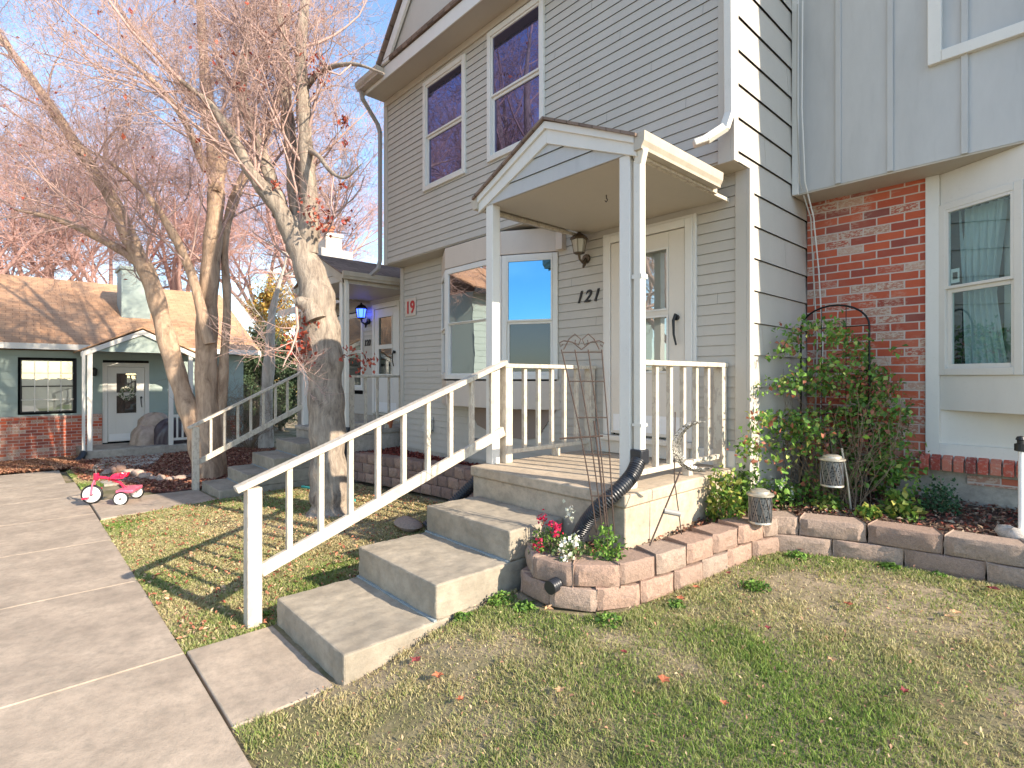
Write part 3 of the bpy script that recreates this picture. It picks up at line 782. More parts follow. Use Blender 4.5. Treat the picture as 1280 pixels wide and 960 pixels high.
# sconce of 121
def sconce(c, label, blue=False, s=1.):
    x, y, z = c
    L = thing('wall_lantern', (x, y, z), label, 'wall lamp')
    mt = M['lampbrown'] if not blue else M['black']
    mb = MB().tube([(x, y, z), (x, y-.02*s, z)], .05*s, 16)
    mb.tube([(x, y-.02*s, z), (x, y-.07*s, z-.05*s), (x, y-.12*s, z-.02*s), (x, y-.13*s, z+.03*s)], [.016*s, .014*s, .012*s, .015*s], 8)
    mb.tube([(x, y-.02*s, z-.02*s), (x+.01, y-.06*s, z-.08*s), (x-.01, y-.05*s, z-.1*s)], [.02*s, .018*s, .008*s], 8)
    mb.build('bracket', mt, L, smooth=True)
    cy = y-.13*s; q = 6
    k = MB().lathe((x, cy, z+.03*s), [(.04*s, 0), (.06*s, .01*s), (.062*s, .02*s), (.03*s, .02*s)], q)
    k.lathe((x, cy, z+.19*s), [(.085*s, -.005*s), (.1*s, 0), (.098*s, .012*s), (.06*s, .05*s), (.02*s, .07*s), (.012*s, .09*s), (.002, .1*s)], q)
    for i in range(q):
        a = 2*math.pi*i/q; k.bar((x+math.cos(a)*.06*s, cy+math.sin(a)*.06*s, z+.045*s), (x+math.cos(a)*.088*s, cy+math.sin(a)*.088*s, z+.19*s), .007*s, .007*s, up=(.3, .2, .1))
    k.build('cage', mt, L)
    MB().lathe((x, cy, z+.045*s), [(.052*s, 0), (.078*s, .145*s)], q).build('shade', M['bluelamp'] if blue else M['lampglass'], L)
    return L
sconce((-3.79, 4.585, 2.94), 'bronze wall lantern beside the storm door of number 121')

# ------------------------------------------------------------------ right-hand townhouse (board and batten over brick)
H2 = thing('townhouse', (0, 8, 0), 'townhouse on the right with board and batten over red brick and a white bay', 'house')
XE = 1.35
YB = 5.54
MB().box(-2.0, XE, YB, YB+.03, 3.415, 7.0).build('upper_wall', M['bluegrey'], H2)
for xb in (-1.613, -1.214, -.719, -.22, .25, .72, 1.2):
    MB().box(xb-.022, xb+.022, YB-.018, YB, 3.417, 7.1).build('batten', M['bluegrey'], H2, bevel=.003)
MB().box(-2.005, -1.95, YB-.03, YB+.0, 3.40, 7.1).build('corner_trim', M['white'], H2, bevel=.003)
MB().box(-2.0, XE, YB+.005, 5.95, 3.40, 3.414).build('overhang_soffit', M['soffit'], H2)
MB().box(-2.0, XE, 5.95, 9.4, .2, 7.1).build('inner_wall', M['interior'], H2)
MB().box(XE-.03, XE, YB, 9.4, .2, 7.2).build('end_wall', M['siding'], H2)
mb = MB().plank([(-2.1, 5.5, 7.0), (XE+.02, 5.5, 7.0), (XE+.02, 9.5, 7.7), (-2.1, 9.5, 7.7)], .08, (0, -.3, 1)); mb.build('roof', M['shingleg'], H2)
FR = Frame(0, YB, 1, 0, 0, -1)
window(FR, -.86, .1, 4.29, 5.6, H2, M['glassup'], fw=.09, proud=.045, meet=.5, label='upstairs window of the board and batten wall')
MB().box(-2.0, -1.02, 5.9, 5.949, .78, 3.40).build('brick_wall', M['brick'], H2)
MB().box(-2.0, XE, 5.915, 5.95, .2, .78).box(-1.03, XE, 5.915, 5.95, .78, .9).build('foundation', M['found'], H2)
MB().box(-.75, .2, 5.9, 5.916, .74, .815).build('brick_strip', M['brick'], H2)
MB().box(1.1, XE, 5.9, 5.949, .9, 3.4).build('brick_wall', M['brick'], H2)
# rowlock sill of single bricks
sb = MB(); random.seed(4)
x = -1.06
while x < 1.2:
    a = random.uniform(-.003, .003)
    P_ = [(x, 5.80, .845+a), (x+.066, 5.80, .845+a), (x+.066, 5.925, .90), (x, 5.925, .90)]
    sb.plank(P_, .095, (0, -.12, 1)); x += .0775
t = NT('sill brick'); sx = t.node('ShaderNodeSeparateXYZ'); t.l.new(t.pos, sx.inputs[0])
rn = t.node('ShaderNodeTexWhiteNoise', noise_dimensions='1D'); t.l.new(t.math('FLOOR', t.math('DIVIDE', t.math('ADD', sx.outputs[0], 1.065), .0775)), rn.inputs['W'])
cc = t.ramp(rn.outputs[0], [(0, (.28, .05, .035)), (.5, (.5, .085, .05)), (1, (.55, .2, .13))])
t.color(t.mix(t.ramp(t.noise(40, 4, .7), [(.5, 0), (.7, .8)]), cc, (.55, .42, .34))); t.rough(.85)
sb.build('brick_sill', t.m, H2, bevel=.005)
MB().box(-1.07, 1.25, 5.83, 5.92, .85, .93).build('sill_mortar', M['found'], H2)
# bay
RBL = Frame(-1.0, 5.93, math.cos(R(30)), -math.sin(R(30)), -math.sin(R(30)), -math.cos(R(30))); L2 = .78
c2 = RBL.p(L2, 0, 0)
BW = M['white']
MB().box(-1.03, -.93, 5.87, 5.95, .90, 3.40).build('bay_side_trim', BW, H2, bevel=.004)
bx0 = -1.0; bx1 = c2[0]; by = c2[1]
for nm, z0, z1, g_ in (('bay_header', 3.13, 3.40, .0), ('bay_panel', 1.36, 1.66, 0.)):
    mb = MB().plank([(bx0, 5.93, z0), (bx1, by, z0), (bx1+.8, by, z0), (bx1+.8+.68, 5.93, z0)], z1-z0, (0, 0, 1)); mb.build(nm, BW, H2, bevel=.004)
window(RBL, .14, .66, 1.72, 3.07, H2, M['glassr'], fw=.06, proud=.02, meet=.5, label='angled side window of the right bay with sheer curtain', sash=.035)
mb = MB(); mb.fbox(RBL, .0, .08, -.03, .012, 1.66, 3.13); mb.fbox(RBL, .72, .79, -.03, .012, 1.66, 3.13); mb.build('bay_corner_trim', BW, H2, bevel=.004)
RBF = Frame(bx1, by, 1, 0, 0, -1)
window(RBF, .07, .73, 1.72, 3.07, H2, M['glassdark'], fw=.06, proud=.012, meet=.5, label='front window of the right bay')
RBR = Frame(bx1+.8, by, math.cos(R(30)), math.sin(R(30)), math.sin(R(30)), -math.cos(R(30)))
window(RBR, .12, .66, 1.72, 3.07, H2, M['glassdark'], fw=.06, proud=.012, meet=.5)
MB().box(-.93, 1.1, 5.87, 5.95, .90, 1.07).build('bay_bottom_trim', BW, H2, bevel=.004)
MB().box(-.96, 1.1, 5.9, 5.93, 1.07, 1.40).build('bay_recess_panel', BW, H2)
# curtain behind the angled window + interior light panel
def curtain(fr, u0, u1, z0, z1, n, parent, mat, amp=.018, flare=0):
    xs_ = np.linspace(0, 1, 60); zs = np.linspace(0, 1, 14); V = []; 
    for zt in zs:
        for xt in xs_:
            uu = u0+(u1-u0)*(xt*(1-flare*(.5-abs(zt-.45))*.9)+flare*.25*(1-zt))
            V.append(fr.p(uu, n+amp*math.sin(xt*34+zt*2.5)+amp*.5*math.sin(xt*71-zt*4), z0+(z1-z0)*zt))
    I = np.arange(len(V)).reshape(len(zs), len(xs_))
    F = np.stack([I[:-1, :-1], I[:-1, 1:], I[1:, 1:], I[1:, :-1]], -1).reshape(-1, 4)
    return npmesh('curtain', np.array(V), F, mat, parent, smooth=True)
curtain(RBL, .16, .5, 1.7, 3.07, -.12, H2, M['curtain'], flare=.6)
mb = MB(); mb.fbox(RBL, .45, .68, -.2, -.19, 1.7, 3.07); mb.build('blind', M['blind'], H2)
mb = MB(); mb.fbox(RBL, .175, .245, -.0005, .001, 2.44, 2.56); stk = mb.build('window_sticker', M['whiteplastic'], H2)
mb = MB(); mb.fbox(RBL, .19, .23, .001, .002, 2.47, 2.53); mb.build('sticker_print', M['black'], stk)

# cables down the corner between the two houses
for i, (dx, dy) in enumerate(((0, 0), (.05, -.015))):
    cb_ = MB().tube([(-1.94+dx, 5.47+dy, 5.2), (-1.95+dx, 5.48+dy, 4.2), (-1.93+dx, 5.5+dy, 3.5), (-1.90+dx*.5, 5.7, 3.2), (-1.93+dx, 5.86, 2.7), (-1.90+dx, 5.88, 2.0), (-1.92+dx, 5.88, 1.2), (-1.9+dx, 5.88, .6)], .007, 6)
    cb_.build('cable', M['white'] if i else M['siding'], smooth=True, label=('pale cable hanging down the brick corner, nearest the grey siding', 'second pale cable down the brick corner, nearest the brick')[i], cat='cable')

# ------------------------------------------------------------------ neighbour (number 120) to the left
H3 = thing('townhouse', (-10.6, 7, -.1), 'neighbouring grey unit with a small gabled porch and a blue lit lantern', 'house')
NY = 5.15; NZ = .79; ND = -.07
FN = Frame(0, NY, 1, 0, 0, -1)
siding('front_wall', FN, -13.6, -7.7, .9, 3.35, EX, M['siding'], H3, holes=[(-9.66, -8.6, .9, 3.08), (-11.85, -10.1, 1.3, 3.0)])
MB().box(-13.6, -7.7, NY+.005, NY+.1, -.3, .9).build('foundation', M['found'], H3)
MB().box(-13.5, -7.75, NY+.7, NY+.72, .9, 3.3).build('interior_wall', M['interior'], H3)
MB().add([(-13.6, NY, -.3), (-13.6, 9.5, -.3), (-13.6, 9.5, 3.4), (-13.6, NY, 3.4)], [(0, 1, 2, 3)]).build('side_wall', M['siding'], H3)
mb = MB().plank([(-13.9, NY-.35, 3.24), (-9.75, NY-.35, 3.24), (-9.75, NY, 3.27), (-7.7, NY, 3.27), (-7.7, 9, 3.6), (-13.9, 9, 3.6)], .06, (0, 0, 1)); mb.build('roof', M['shingleg'], H3)
MB().box(-13.92, -9.75, NY-.38, NY-.35, 3.16, 3.31).build('fascia', M['white'], H3)
window(FN, -11.8, -11.0, 1.45, 2.9, H3, M['glassdark'], label='window of the neighbouring unit left of its porch')
window(FN, -10.95, -10.15, 1.45, 2.9, H3, M['glassdark'], label='window beside the neighbouring porch')
door(FN, -9.64, -8.62, .95, 3.04, H3, 1)
curtain(FN, -9.4, -8.85, 2.1, 2.85, -.03, H3, m_flat('lace curtain', (.12, .1, .09), .9), .008)
mb = MB().box(-9.78, -8.02, 3.68, 5.14, -.4, NZ-.07).box(-9.8, -8.0, 3.66, 5.145, NZ-.07, NZ); mb.build('porch_slab', M['found'], H3, bevel=.012)
text_mesh('120', FN, -10.02, .014, 2.28, .17, .006, M['black'], H3, 'house_number', .1, .004)['label'] = 'black numerals 120'
NBZ = 3.16; NAZ = 3.68; nx0, nx1, ny0 = -9.78, -8.02, 3.72; nax = (nx0+nx1)/2
MB().box(nx0, nx1, ny0+.03, NY, NBZ, NBZ+.02).build('porch_ceiling', M['soffit'], H3)
sl3 = (NAZ-.05-NBZ)/((nx1-nx0)/2)
siding('porch_gable', Frame(0, ny0+.02, 1, 0, 0, -1), nx0, nx1, NBZ, NAZ-.03, .125, M['siding'], H3, top=lambda z: (nx0+(z-NBZ)/sl3, nx1-(z-NBZ)/sl3))
for sgn in (-1, 1):
    xe = nx0-.06 if sgn < 0 else nx1+.05; ze = NBZ+.04
    q = [(xe, ny0-.01, ze+.06), (nax, ny0-.01, NAZ), (nax, ny0-.01, NAZ-.17), (xe, ny0-.01, ze-.075)]
    MB().plank(q if sgn > 0 else q[::-1], .03, (0, 1, 0)).build('rake_board', M['gutter'], H3, bevel=.003)
    g = MB(); gutter(g, (xe, ny0-.03, 0), (xe, 4.9, 0), (sgn, 0, 0), NBZ+.02, .9); g.build('porch_gutter', M['gutter'], H3)
    MB().box(min(xe, xe-.02*sgn), max(xe, xe-.02*sgn), ny0, NY, NBZ-.04, NBZ+.09).build('porch_fascia', M['gutter'], H3)
mb = MB()
for sgn in (-1, 1):
    xe = nx0-.1 if sgn < 0 else nx1+.09; ze = NBZ+.09
    mb.plank([(xe, ny0-.05, ze), (nax, ny0-.05, NAZ+.012), (nax, 6.5, NAZ+.012), (xe, 6.5, ze)], .022, (0, 0, 1))
mb.build('porch_roof', M['shingleg'], H3)
sqpost(-9.68, 3.8, NZ, NBZ, .092, M['white'], H3, 'porch_post'); sqpost(-8.12, 3.8, NZ, NBZ, .092, M['white'], H3, 'porch_post')
mb = downspout(MB(), [(-7.99, 3.76, NBZ+.03), (-8.0, 3.8, NBZ-.08), (-8.0, 3.8, .85)], .066, .06); mb.build('downspout', M['spout'], H3, bevel=.008)
MB().tube([(-8.0, 3.8, .86), (-7.99, 3.78, .7), (-7.96, 3.72, .45), (-7.95, 3.7, .15)], .055, 12).build('downspout_elbow', M['blackplastic'], H3, smooth=True)
# grey chimney chase and pale chimney
MB().box(-13.55, -12.5, 5.3, 6.1, 3.35, 4.75).build('upper_chase', M['bluegrey'], H3, bevel=.01)
PZ_save = PZ; PZ = NZ
porch_rail(-8.08, 3.88, 5.1, 4, 'railing on the right of the neighbouring porch below the blue lamp', zr=1.66, zb=.9)
PZ = PZ_save
CHM = thing('chimney', (-17.6, 9.2, 2.5), 'pale boxed chimney rising behind the neighbouring porch roof', 'chimney')
cp = D(412.5, 300, 19.5)
MB().box(cp.x-.33, cp.x+.33, cp.y-.3, cp.y+.3, 0, cp.z+.05).build('chase', M['cream'], CHM, bevel=.01)
MB().box(cp.x-.38, cp.x+.38, cp.y-.35, cp.y+.35, cp.z+.05, cp.z+.17).build('cap', M['white'], CHM, bevel=.01)
MB().lathe((cp.x, cp.y, cp.z+.17), [(.13, 0), (.13, .22), (.18, .23), (.18, .3), (.02, .36)], 16).build('flue', M['terracotta'], CHM)
WLOC[CHM] = WLOC[CHM]
sconce((-9.83, NY-.015, 2.76), 'black wall lantern glowing blue beside the neighbouring door', True, 1.25)
bl = bpy.data.lights.new('lantern_glow', 'POINT'); bl.energy = 1.6; bl.color = (.02, .06, 1); bl.shadow_soft_size = .05
blo = bpy.data.objects.new('lantern_glow', bl); blo.location = (-9.83, NY-.2, 3.0); COL.objects.link(blo)

steps(-9.6, -8.57, [(2.13, .0), (2.5, .192), (2.88, .39), (3.27, .585)], 3.67, 'four grey concrete steps up to the neighbouring porch', -.17, M['concrete'])
stair_rail(-9.7, 2.02, 3.84, -.16, .87, 1.78, 8, 'thin white stair railing beside the neighbouring steps', M['rail'])
PT = MB().lathe((-7.85, 4.9, .79), [(.05, 0), (.075, .12), (.08, .12), (.08, .14), (.06, .14)], 16)
PT.v = [(x-.25, y-.3, z) for x, y, z in PT.v]
PT.build('flower_pot', M['terracotta'], smooth=True, label='small terracotta pot at the right edge of the neighbouring porch', cat='flower pot')

# ------------------------------------------------------------------ green house across
H4 = thing('bungalow', (-20, 2.5, -.3), 'single storey teal house with tan shingle roof and brick wainscot', 'house')
GX = -17.5; FH = Frame(GX, 0, 0, 1, 1, 0)
siding('front_wall', FH, -9, 5.0, -.3, 2.3, .19, M['teal'], H4, holes=[(-.03, 1.07, .74, 2.13), (1.6, 2.6, -.1, 2.1)])
MB().box(GX, GX+.09, -9, 1.25, -.4, .62).build('brick_wainscot', M['brickx'], H4)
MB().box(GX, GX+.12, -9, 1.25, .62, .70).build('brick_ledge', M['brickx'], H4)
MB().box(GX, GX+.06, 1.25, 1.58, -.1, .7).box(GX, GX+.06, 2.62, 4.9, -.1, .5).build('brick_strip', M['brickx'], H4)
MB().box(GX, GX+.1, -9, 5, -.6, -.38).build('foundation', M['found'], H4)
MB().add([(GX, 5, -.5), (-25.5, 5, -.5), (-25.5, 5, 2.3), (-21.5, 5, 4.4), (GX, 5, 2.3)], [(0, 1, 2, 3, 4)]).build('end_wall', M['teal'], H4)
MB().box(GX-.5, GX-.48, -8.8, 4.9, -.3, 2.3).build('interior_wall', M['interior'], H4)
mb = MB().plank([(-17.1, -9.5, 2.42), (-17.1, 5.35, 2.42), (-21.5, 5.35, 4.6), (-21.5, -9.5, 4.6)], .05, (.4, 0, .9))
mb.plank([(-25.9, -9.5, 2.42), (-25.9, 5.35, 2.42), (-21.5, 5.35, 4.6), (-21.5, -9.5, 4.6)][::-1], .05, (-.4, 0, .9)); mb.build('roof', M['shingle'], H4)
MB().box(-17.12, -17.08, -9.5, 5.35, 2.32, 2.46).box(-17.5, -17.12, -9.5, 5.35, 2.34, 2.36).build('fascia', M['white'], H4)
mb = MB().plank([(-17.1, 5.36, 2.40), (-21.5, 5.36, 4.58), (-21.5, 5.36, 4.44), (-17.1, 5.36, 2.26)], .03, (0, 1, 0)); mb.build('rake_board', M['white'], H4)
MB().box(-19.8, -18.9, 2.15, 2.85, 3.0, 4.75).box(-19.85, -18.85, 2.1, 2.9, 4.75, 4.85).build('chimney', M['teal'], H4, bevel=.01)
# window with grid
w = window(FH, .03, 1.01, .8, 2.06, H4, M['glassdoor'], fw=.018, proud=.03, meet=.5, sash=.018, label='wide gridded window of the teal house', mat=M['black'])
mb = MB()
for i in range(1, 4): mb.fbox(FH, .03+.98*i/4-.008, .03+.98*i/4+.008, .0, .025, .8, 2.06)
for zz in (1.1, 1.75): mb.fbox(FH, .03, 1.01, .001, .024, zz-.008, zz+.008)
mb.build('muntins', M['white'], w)
mb = MB(); mb.fbox(FH, .04, 1.0, -.1, -.09, .8, 2.06); mb.build('blind', M['blind'], H4)
mb = MB(); mb.fbox(FH, 1.04, 1.062, -.0, .04, .76, 2.1); mb.build('shutter_trim', M['black'], H4)
# porch
MB().box(GX+.1, -15.95, 1.05, 5.0, -.5, -.08).build('porch_slab', M['found'], H4, bevel=.02)
dd = door(FH, 1.62, 2.58, -.06, 2.0, H4, 1)
wr = MB()
for i in range(60):
    a = i*.61; rr = .13+random.uniform(-.035, .035)
    wr.blob(FH.p(2.1+math.cos(a)*rr, .07, 1.22+math.sin(a)*rr), (.03, .035, .04), i, 6)
t = NT('wreath'); t.color(t.mix(t.ramp(t.noise(30, 2, .5), [(.45, 0), (.55, 1)]), (.05, .09, .03), (.55, .5, .42))); t.rough(.8)
wr.build('wreath', t.m, label='round pale green wreath hung on the white door of the teal house', cat='wreath')
GPX = -16.05
for y in (1.22, 2.86, 3.3):
    MB().box(GPX-.05, GPX+.05, y-.05, y+.05, -.08, 2.24).build('porch_post', M['white'], H4, bevel=.004)
mb = downspout(MB(), [(GPX+.1, 1.1, 2.25), (GPX+.1, 1.1, -.15)], .07, .06); mb.build('downspout', M['white'], H4)
MB().tube([(GPX+.12, 1.1, -.1), (GPX+.22, 1.05, -.2), (GPX+.3, .95, -.28)], .07, 10).build('downspout_elbow', M['blackplastic'], H4, smooth=True)
mb = MB().add([(GPX+.02, 1.12, 2.26), (GPX+.02, 3.38, 2.26), (GPX+.02, 2.25, 2.78)], [(0, 1, 2)]); mb.build('porch_gable', M['teal'], H4)
for s_ in (-1, 1):
    e = 2.25+s_*1.2
    q = [(GPX+.04, e, 2.24), (GPX+.04, 2.25, 2.82), (GPX+.04, 2.25, 2.70), (GPX+.04, e, 2.12)]
    MB().plank(q, .04, (1, 0, 0)).build('rake_board', M['white'], H4)
mb = MB()
for s_ in (-1, 1):
    e = 2.25+s_*1.25; mb.plank([(GPX+.1, e, 2.25), (GPX+.1, 2.25, 2.86), (-19.2, 2.25, 2.86), (-19.2, e, 2.25)], .03, (0, 0, 1))
mb.build('porch_roof', M['shingle'], H4)
GR = thing('porch_railing', (GPX, 3.1, -.08), 'short white railing on the porch of the teal house', 'railing')
for nm, z in (('top_rail', .66), ('bottom_rail', .06)): MB().box(GPX-.03, GPX+.03, 2.91, 3.25, z-.03, z+.03).build(nm, M['white'], GR)
for y in (3.0, 3.12): MB().box(GPX-.02, GPX+.02, y-.02, y+.02, .09, .63).build('baluster', M['white'], GR)
sconce_g = thing('wall_lantern', (GX+.05, 1.42, 1.7), 'dark wall lantern left of the white door of the teal house', 'wall lamp')
MB().lathe((GX+.12, 1.42, 1.68), [(.03, 0), (.05, .02), (.065, .15), (.07, .16), (.02, .22)], 8).build('cage', M['black'], sconce_g); MB().box(GX, GX+.1, 1.4, 1.44, 1.72, 1.76).build('bracket', M['black'], sconce_g)
# covered item on porch
CV = thing('covered_grill', (-16.7, 2.8, -.08), 'low bulky grill under a tan and dark plastic cover on the teal house porch', 'covered grill')
def tarp(c, r, seed, amp=.09):
    rs = np.random.default_rng(seed); n, m = 40, 18; V = []; ph = rs.uniform(0, 6, 6)
    for i in range(m+1):
        th = (math.pi/2)*(1-i/m)
        for j in range(n):
            p = 2*math.pi*j/n
            k = 1+amp*(math.sin(5*p+ph[0])+.7*math.sin(9*p+ph[1]+i*.5))*max(0, math.cos(th))**.5 if th < 1.55 else 1
            ex = abs(math.cos(p))**.7*math.copysign(1, math.cos(p)); ey = abs(math.sin(p))**.7*math.copysign(1, math.sin(p))
            V.append((c[0]+r[0]*k*ex*max(0, math.cos(th))**.6, c[1]+r[1]*k*ey*max(0, math.cos(th))**.6, c[2]+r[2]*max(0, math.sin(th))**.8+.03*math.sin(4*p+ph[3])*math.sin(th)))
    V = V[::-1]; I = np.arange(len(V)).reshape(m+1, n)
    F = np.stack([I[:-1], np.roll(I, -1, 1)[:-1], np.roll(I, -1, 1)[1:], I[1:]], -1).reshape(-1, 4)
    return np.array(V), F
V, F = tarp((-16.7, 2.42, -.08), (.35, .32, .5), 1); npmesh('cover', V, F, M['tarp'], CV, smooth=True)
V, F = tarp((-16.55, 2.95, -.08), (.35, .4, .62), 2); npmesh('cover', V, F, M['tarpd'], CV, smooth=True)['label'] = 'dark half of the cover'
V, F = tarp((-16.75, 2.6, .2), (.2, .35, .5), 4, .15); npmesh('cover', V, F, M['tarp'], CV, smooth=True)

# house across the drive, seen only in the window reflections
H5 = thing('townhouse', (-14.5, -5.8, -.3), 'pale teal two storey house left of the driveway, mirrored in the bay window', 'house')
FH5 = Frame(-13, 0, 0, 1, 1, 0)
siding('front_wall', FH5, -11, -1.8, -.3, 4.3, .2, M['teal'], H5, holes=[(-4.6, -3.4, 1.0, 2.3)])
MB().box(-18, -13.02, -11, -1.82, -.4, 4.3).build('core_wall', M['teal'], H5)
mb = MB(); mb.plank([(-12.5, -11.3, 4.3), (-12.5, -1.5, 4.3), (-15.6, -1.5, 5.7), (-15.6, -11.3, 5.7)], .05, (.3, 0, .9)); mb.plank([(-15.6, -11.3, 5.7), (-15.6, -1.5, 5.7), (-18.6, -1.5, 4.3), (-18.6, -11.3, 4.3)], .05, (-.3, 0, .9)); mb.build('roof', M['shingle'], H5)
MB().box(-12.53, -12.49, -11.3, -1.5, 4.18, 4.36).build('fascia', M['black'], H5)
window(FH5, -4.5, -3.5, 1.1, 2.2, H5, M['glassdark'])

# ------------------------------------------------------------------ block walls
def block_mesh(c, ang, L, Dp, Hh, seed):
    rs = random.Random(seed); nx, nz = 8, 4
    mb = MB(); ca, sa = math.cos(ang), math.sin(ang)
    def W(u, n, z): return (c[0]+ca*u-sa*n, c[1]+sa*u+ca*n, c[2]+z)
    fr_ = []
    for k in range(nz+1):
        row = []
        for i in range(nx+1):
            e = (i in (0, nx)) or (k in (0, nz))
            u = -L/2+L*i/nx; z = Hh*k/nz
            bul = .0 if e else rs.uniform(-.02, -.004)
            if i in (0, nx): bul = .012
            row.append(len(mb.v)); mb.v.append(W(u+(rs.uniform(-.004, .004)), bul-(.004 if k == 0 else 0), z+(rs.uniform(-.003, .003) if k == nz else 0)))
        fr_.append(row)
    for k in range(nz):
        for i in range(nx): mb.f.append((fr_[k][i], fr_[k][i+1], fr_[k+1][i+1], fr_[k+1][i]))
    b = [len(mb.v)+i for i in range(4)]
    w = L*.40
    mb.v += [W(-w, Dp, 0), W(w, Dp, 0), W(w, Dp, Hh), W(-w, Dp, Hh)]
    mb.f.append((b[1], b[0], b[3], b[2]))
    mb.f.append(tuple(fr_[nz])+(b[2], b[3])); mb.f.append(tuple(fr_[0][::-1])+(b[0], b[1]))
    mb.f.append(tuple(fr_[k][nx] for k in range(nz+1))[::-1][::-1]+(b[2], b[1])); mb.f.append(tuple(fr_[k][0] for k in range(nz, -1, -1))+(b[0], b[3]))
    return mb
def resample(path, step, off=0):
    P = [Vector((*p, 0)) for p in path]; L = [0]
    for a, b in zip(P, P[1:]): L.append(L[-1]+(b-a).length)
    out = []; s_ = off
    while s_ < L[-1]-.02:
        e = min(s_+step, L[-1])
        def at(q):
            for i in range(len(P)-1):
                if q <= L[i+1]+1e-9: return P[i].lerp(P[i+1], (q-L[i])/(L[i+1]-L[i]))
            return P[-1]
        a, b = at(max(0, s_)), at(e); out.append((a, b)); s_ = e
    return out
def smoothpath(pts, n=6):
    P = [Vector((*p, 0)) for p in pts]; Q = [P[0]*2-P[1]]+P+[P[-1]*2-P[-2]]; o = []
    for i in range(1, len(Q)-2):
        for k in range(n):
            t = k/n; a, b, c, d = Q[i-1:i+3]
            q = .5*((2*b)+(c-a)*t+(2*a-5*b+4*c-d)*t*t+(3*b-a-3*c+d)*t**3); o.append((q.x, q.y))
    o.append((P[-1].x, P[-1].y)); return o
def block_wall(root, path, courses, Hh, step, zf, mats, setback=.018, Dp=.2):
    # path runs so that the outside (visible face) is on its right hand
    sm = smoothpath(path)
    for k in range(courses):
        for j, (a, b) in enumerate(resample(sm, step, -step/2 if k % 2 else 0)):
            L = (b-a).length
            if L < .06: continue
            ang = math.atan2(b.y-a.y, b.x-a.x); mid = (a+b)/2
            nrm = Vector((-math.sin(ang), math.cos(ang), 0))
            c = mid+nrm*(setback*k+random.uniform(-.004, .006)); z = zf(mid.x, mid.y)+Hh*k
            mt = mats[(j*7+k*3) % len(mats)]
            block_mesh((c.x, c.y, z), ang+random.uniform(-.02, .02), L-.008, Dp, Hh-.004, j*31+k).build('block', mt, root, bevel=.006)
    return sm
random.seed(21)
BW1 = thing('retaining_wall', (-1.9, 2.7, .2), 'low curved retaining wall of rose split-face blocks edging the flower bed by the steps', 'retaining wall')
WP1 = [(-2.68, 2.70), (-2.65, 2.50), (-2.48, 2.40), (-2.22, 2.43), (-1.95, 2.65), (-1.84, 3.15), (-1.78, 3.63), (-1.72, 4.04), (-1.64, 4.28)]
w1z = lambda x, y: float(np.interp(y, [2.3, 2.6, 3.5, 4.5, 5], [.225, .235, .27, .31, .33]))
SM1 = block_wall(BW1, WP1, 2, .135, .3, w1z, [M['block'], M['block'], M['block2'], M['block']])
BW2 = thing('retaining_wall', (-.8, 4.7, .3), 'straight retaining wall of grey tan blocks in front of the brick wall', 'retaining wall')
WP2 = [(-1.70, 4.22), (-1.55, 4.33), (-1.28, 4.45), (-.97, 4.55), (-.6, 4.59), (-.3, 4.63), (.4, 4.65), (1.2, 4.65)]
w2z = lambda x, y: .31
SM2 = block_wall(BW2, WP2, 2, .135, .43, w2z, [M['block2'], M['block2'], M['block']])
BW3 = thing('retaining_wall', (-6.5, 4.0, 0), 'brown block retaining wall of the mulch bed below the sign 19', 'retaining wall')
WP3 = [(-7.98, 3.83), (-7.2, 3.92), (-6.4, 4.0), (-5.6, 4.06), (-4.9, 4.0), (-4.4, 3.75), (-4.1, 3.4)]
SM3 = block_wall(BW3, WP3, 3, .14, .22, lambda x, y: float(np.interp(x, [-8, -5, -4], [.04, .09, .12])), [M['block3'], M['block3'], M['block']], .02)

# hole with pipe end in first wall
pe = D(691, 728, 3.33)
corrugated(MB(), [(pe.x+.0, pe.y+.16, pe.z+.01), (pe.x+.02, pe.y+.05, pe.z), (pe.x+.03, pe.y-.06, pe.z-.01)], .04).build('pipe_outlet', M['blackplastic'], smooth=True, label='black pipe outlet poking out between the lower wall blocks', cat='drain pipe')

# bed surfaces
def bed(name, poly, zf, mat, kind='structure'):
    xs_ = [p[0] for p in poly]; ys_ = [p[1] for p in poly]; st = .07
    gx = np.arange(min(xs_)-st, max(xs_)+st, st); gy = np.arange(min(ys_)-st, max(ys_)+st, st)
    X, Yv = np.meshgrid(gx, gy, indexing='ij'); Z = zf(X, Yv)+(fbm(X, Yv, 4)-.5)*.05
    I = np.arange(X.size).reshape(X.shape); F = np.stack([I[:-1, :-1], I[1:, :-1], I[1:, 1:], I[:-1, 1:]], -1).reshape(-1, 4)
    V = np.stack([X, Yv, Z], -1).reshape(-1, 3); c = V[F].mean(1); F = F[inpoly(c[:, 0], c[:, 1], poly)]
    return npmesh(name, V, F, mat, smooth=True, kind=kind)
def inpoly(x, y, poly):
    r = np.zeros(len(x), bool); n = len(poly)
    for i in range(n):
        x0, y0 = poly[i]; x1, y1 = poly[(i+1) % n]
        if y0 == y1: continue
        c = ((y0 > y) != (y1 > y)) & (x < (x1-x0)*(y-y0)/(y1-y0)+x0); r ^= c
    return r
def inset(sm, d):
    o = []
    for i, p in enumerate(sm):
        a = sm[max(0, i-1)]; b = sm[min(len(sm)-1, i+1)]; an = math.atan2(b[1]-a[1], b[0]-a[0]); o.append((p[0]-math.sin(an)*d, p[1]+math.cos(an)*d))
    return o
t = NT('bed soil'); b = t.noise(30, 6, .75); c = t.mix(t.ramp(t.noise(5, 4, .6), [(.4, 0), (.6, 1)]), (.11, .055, .035), (.24, .17, .115))
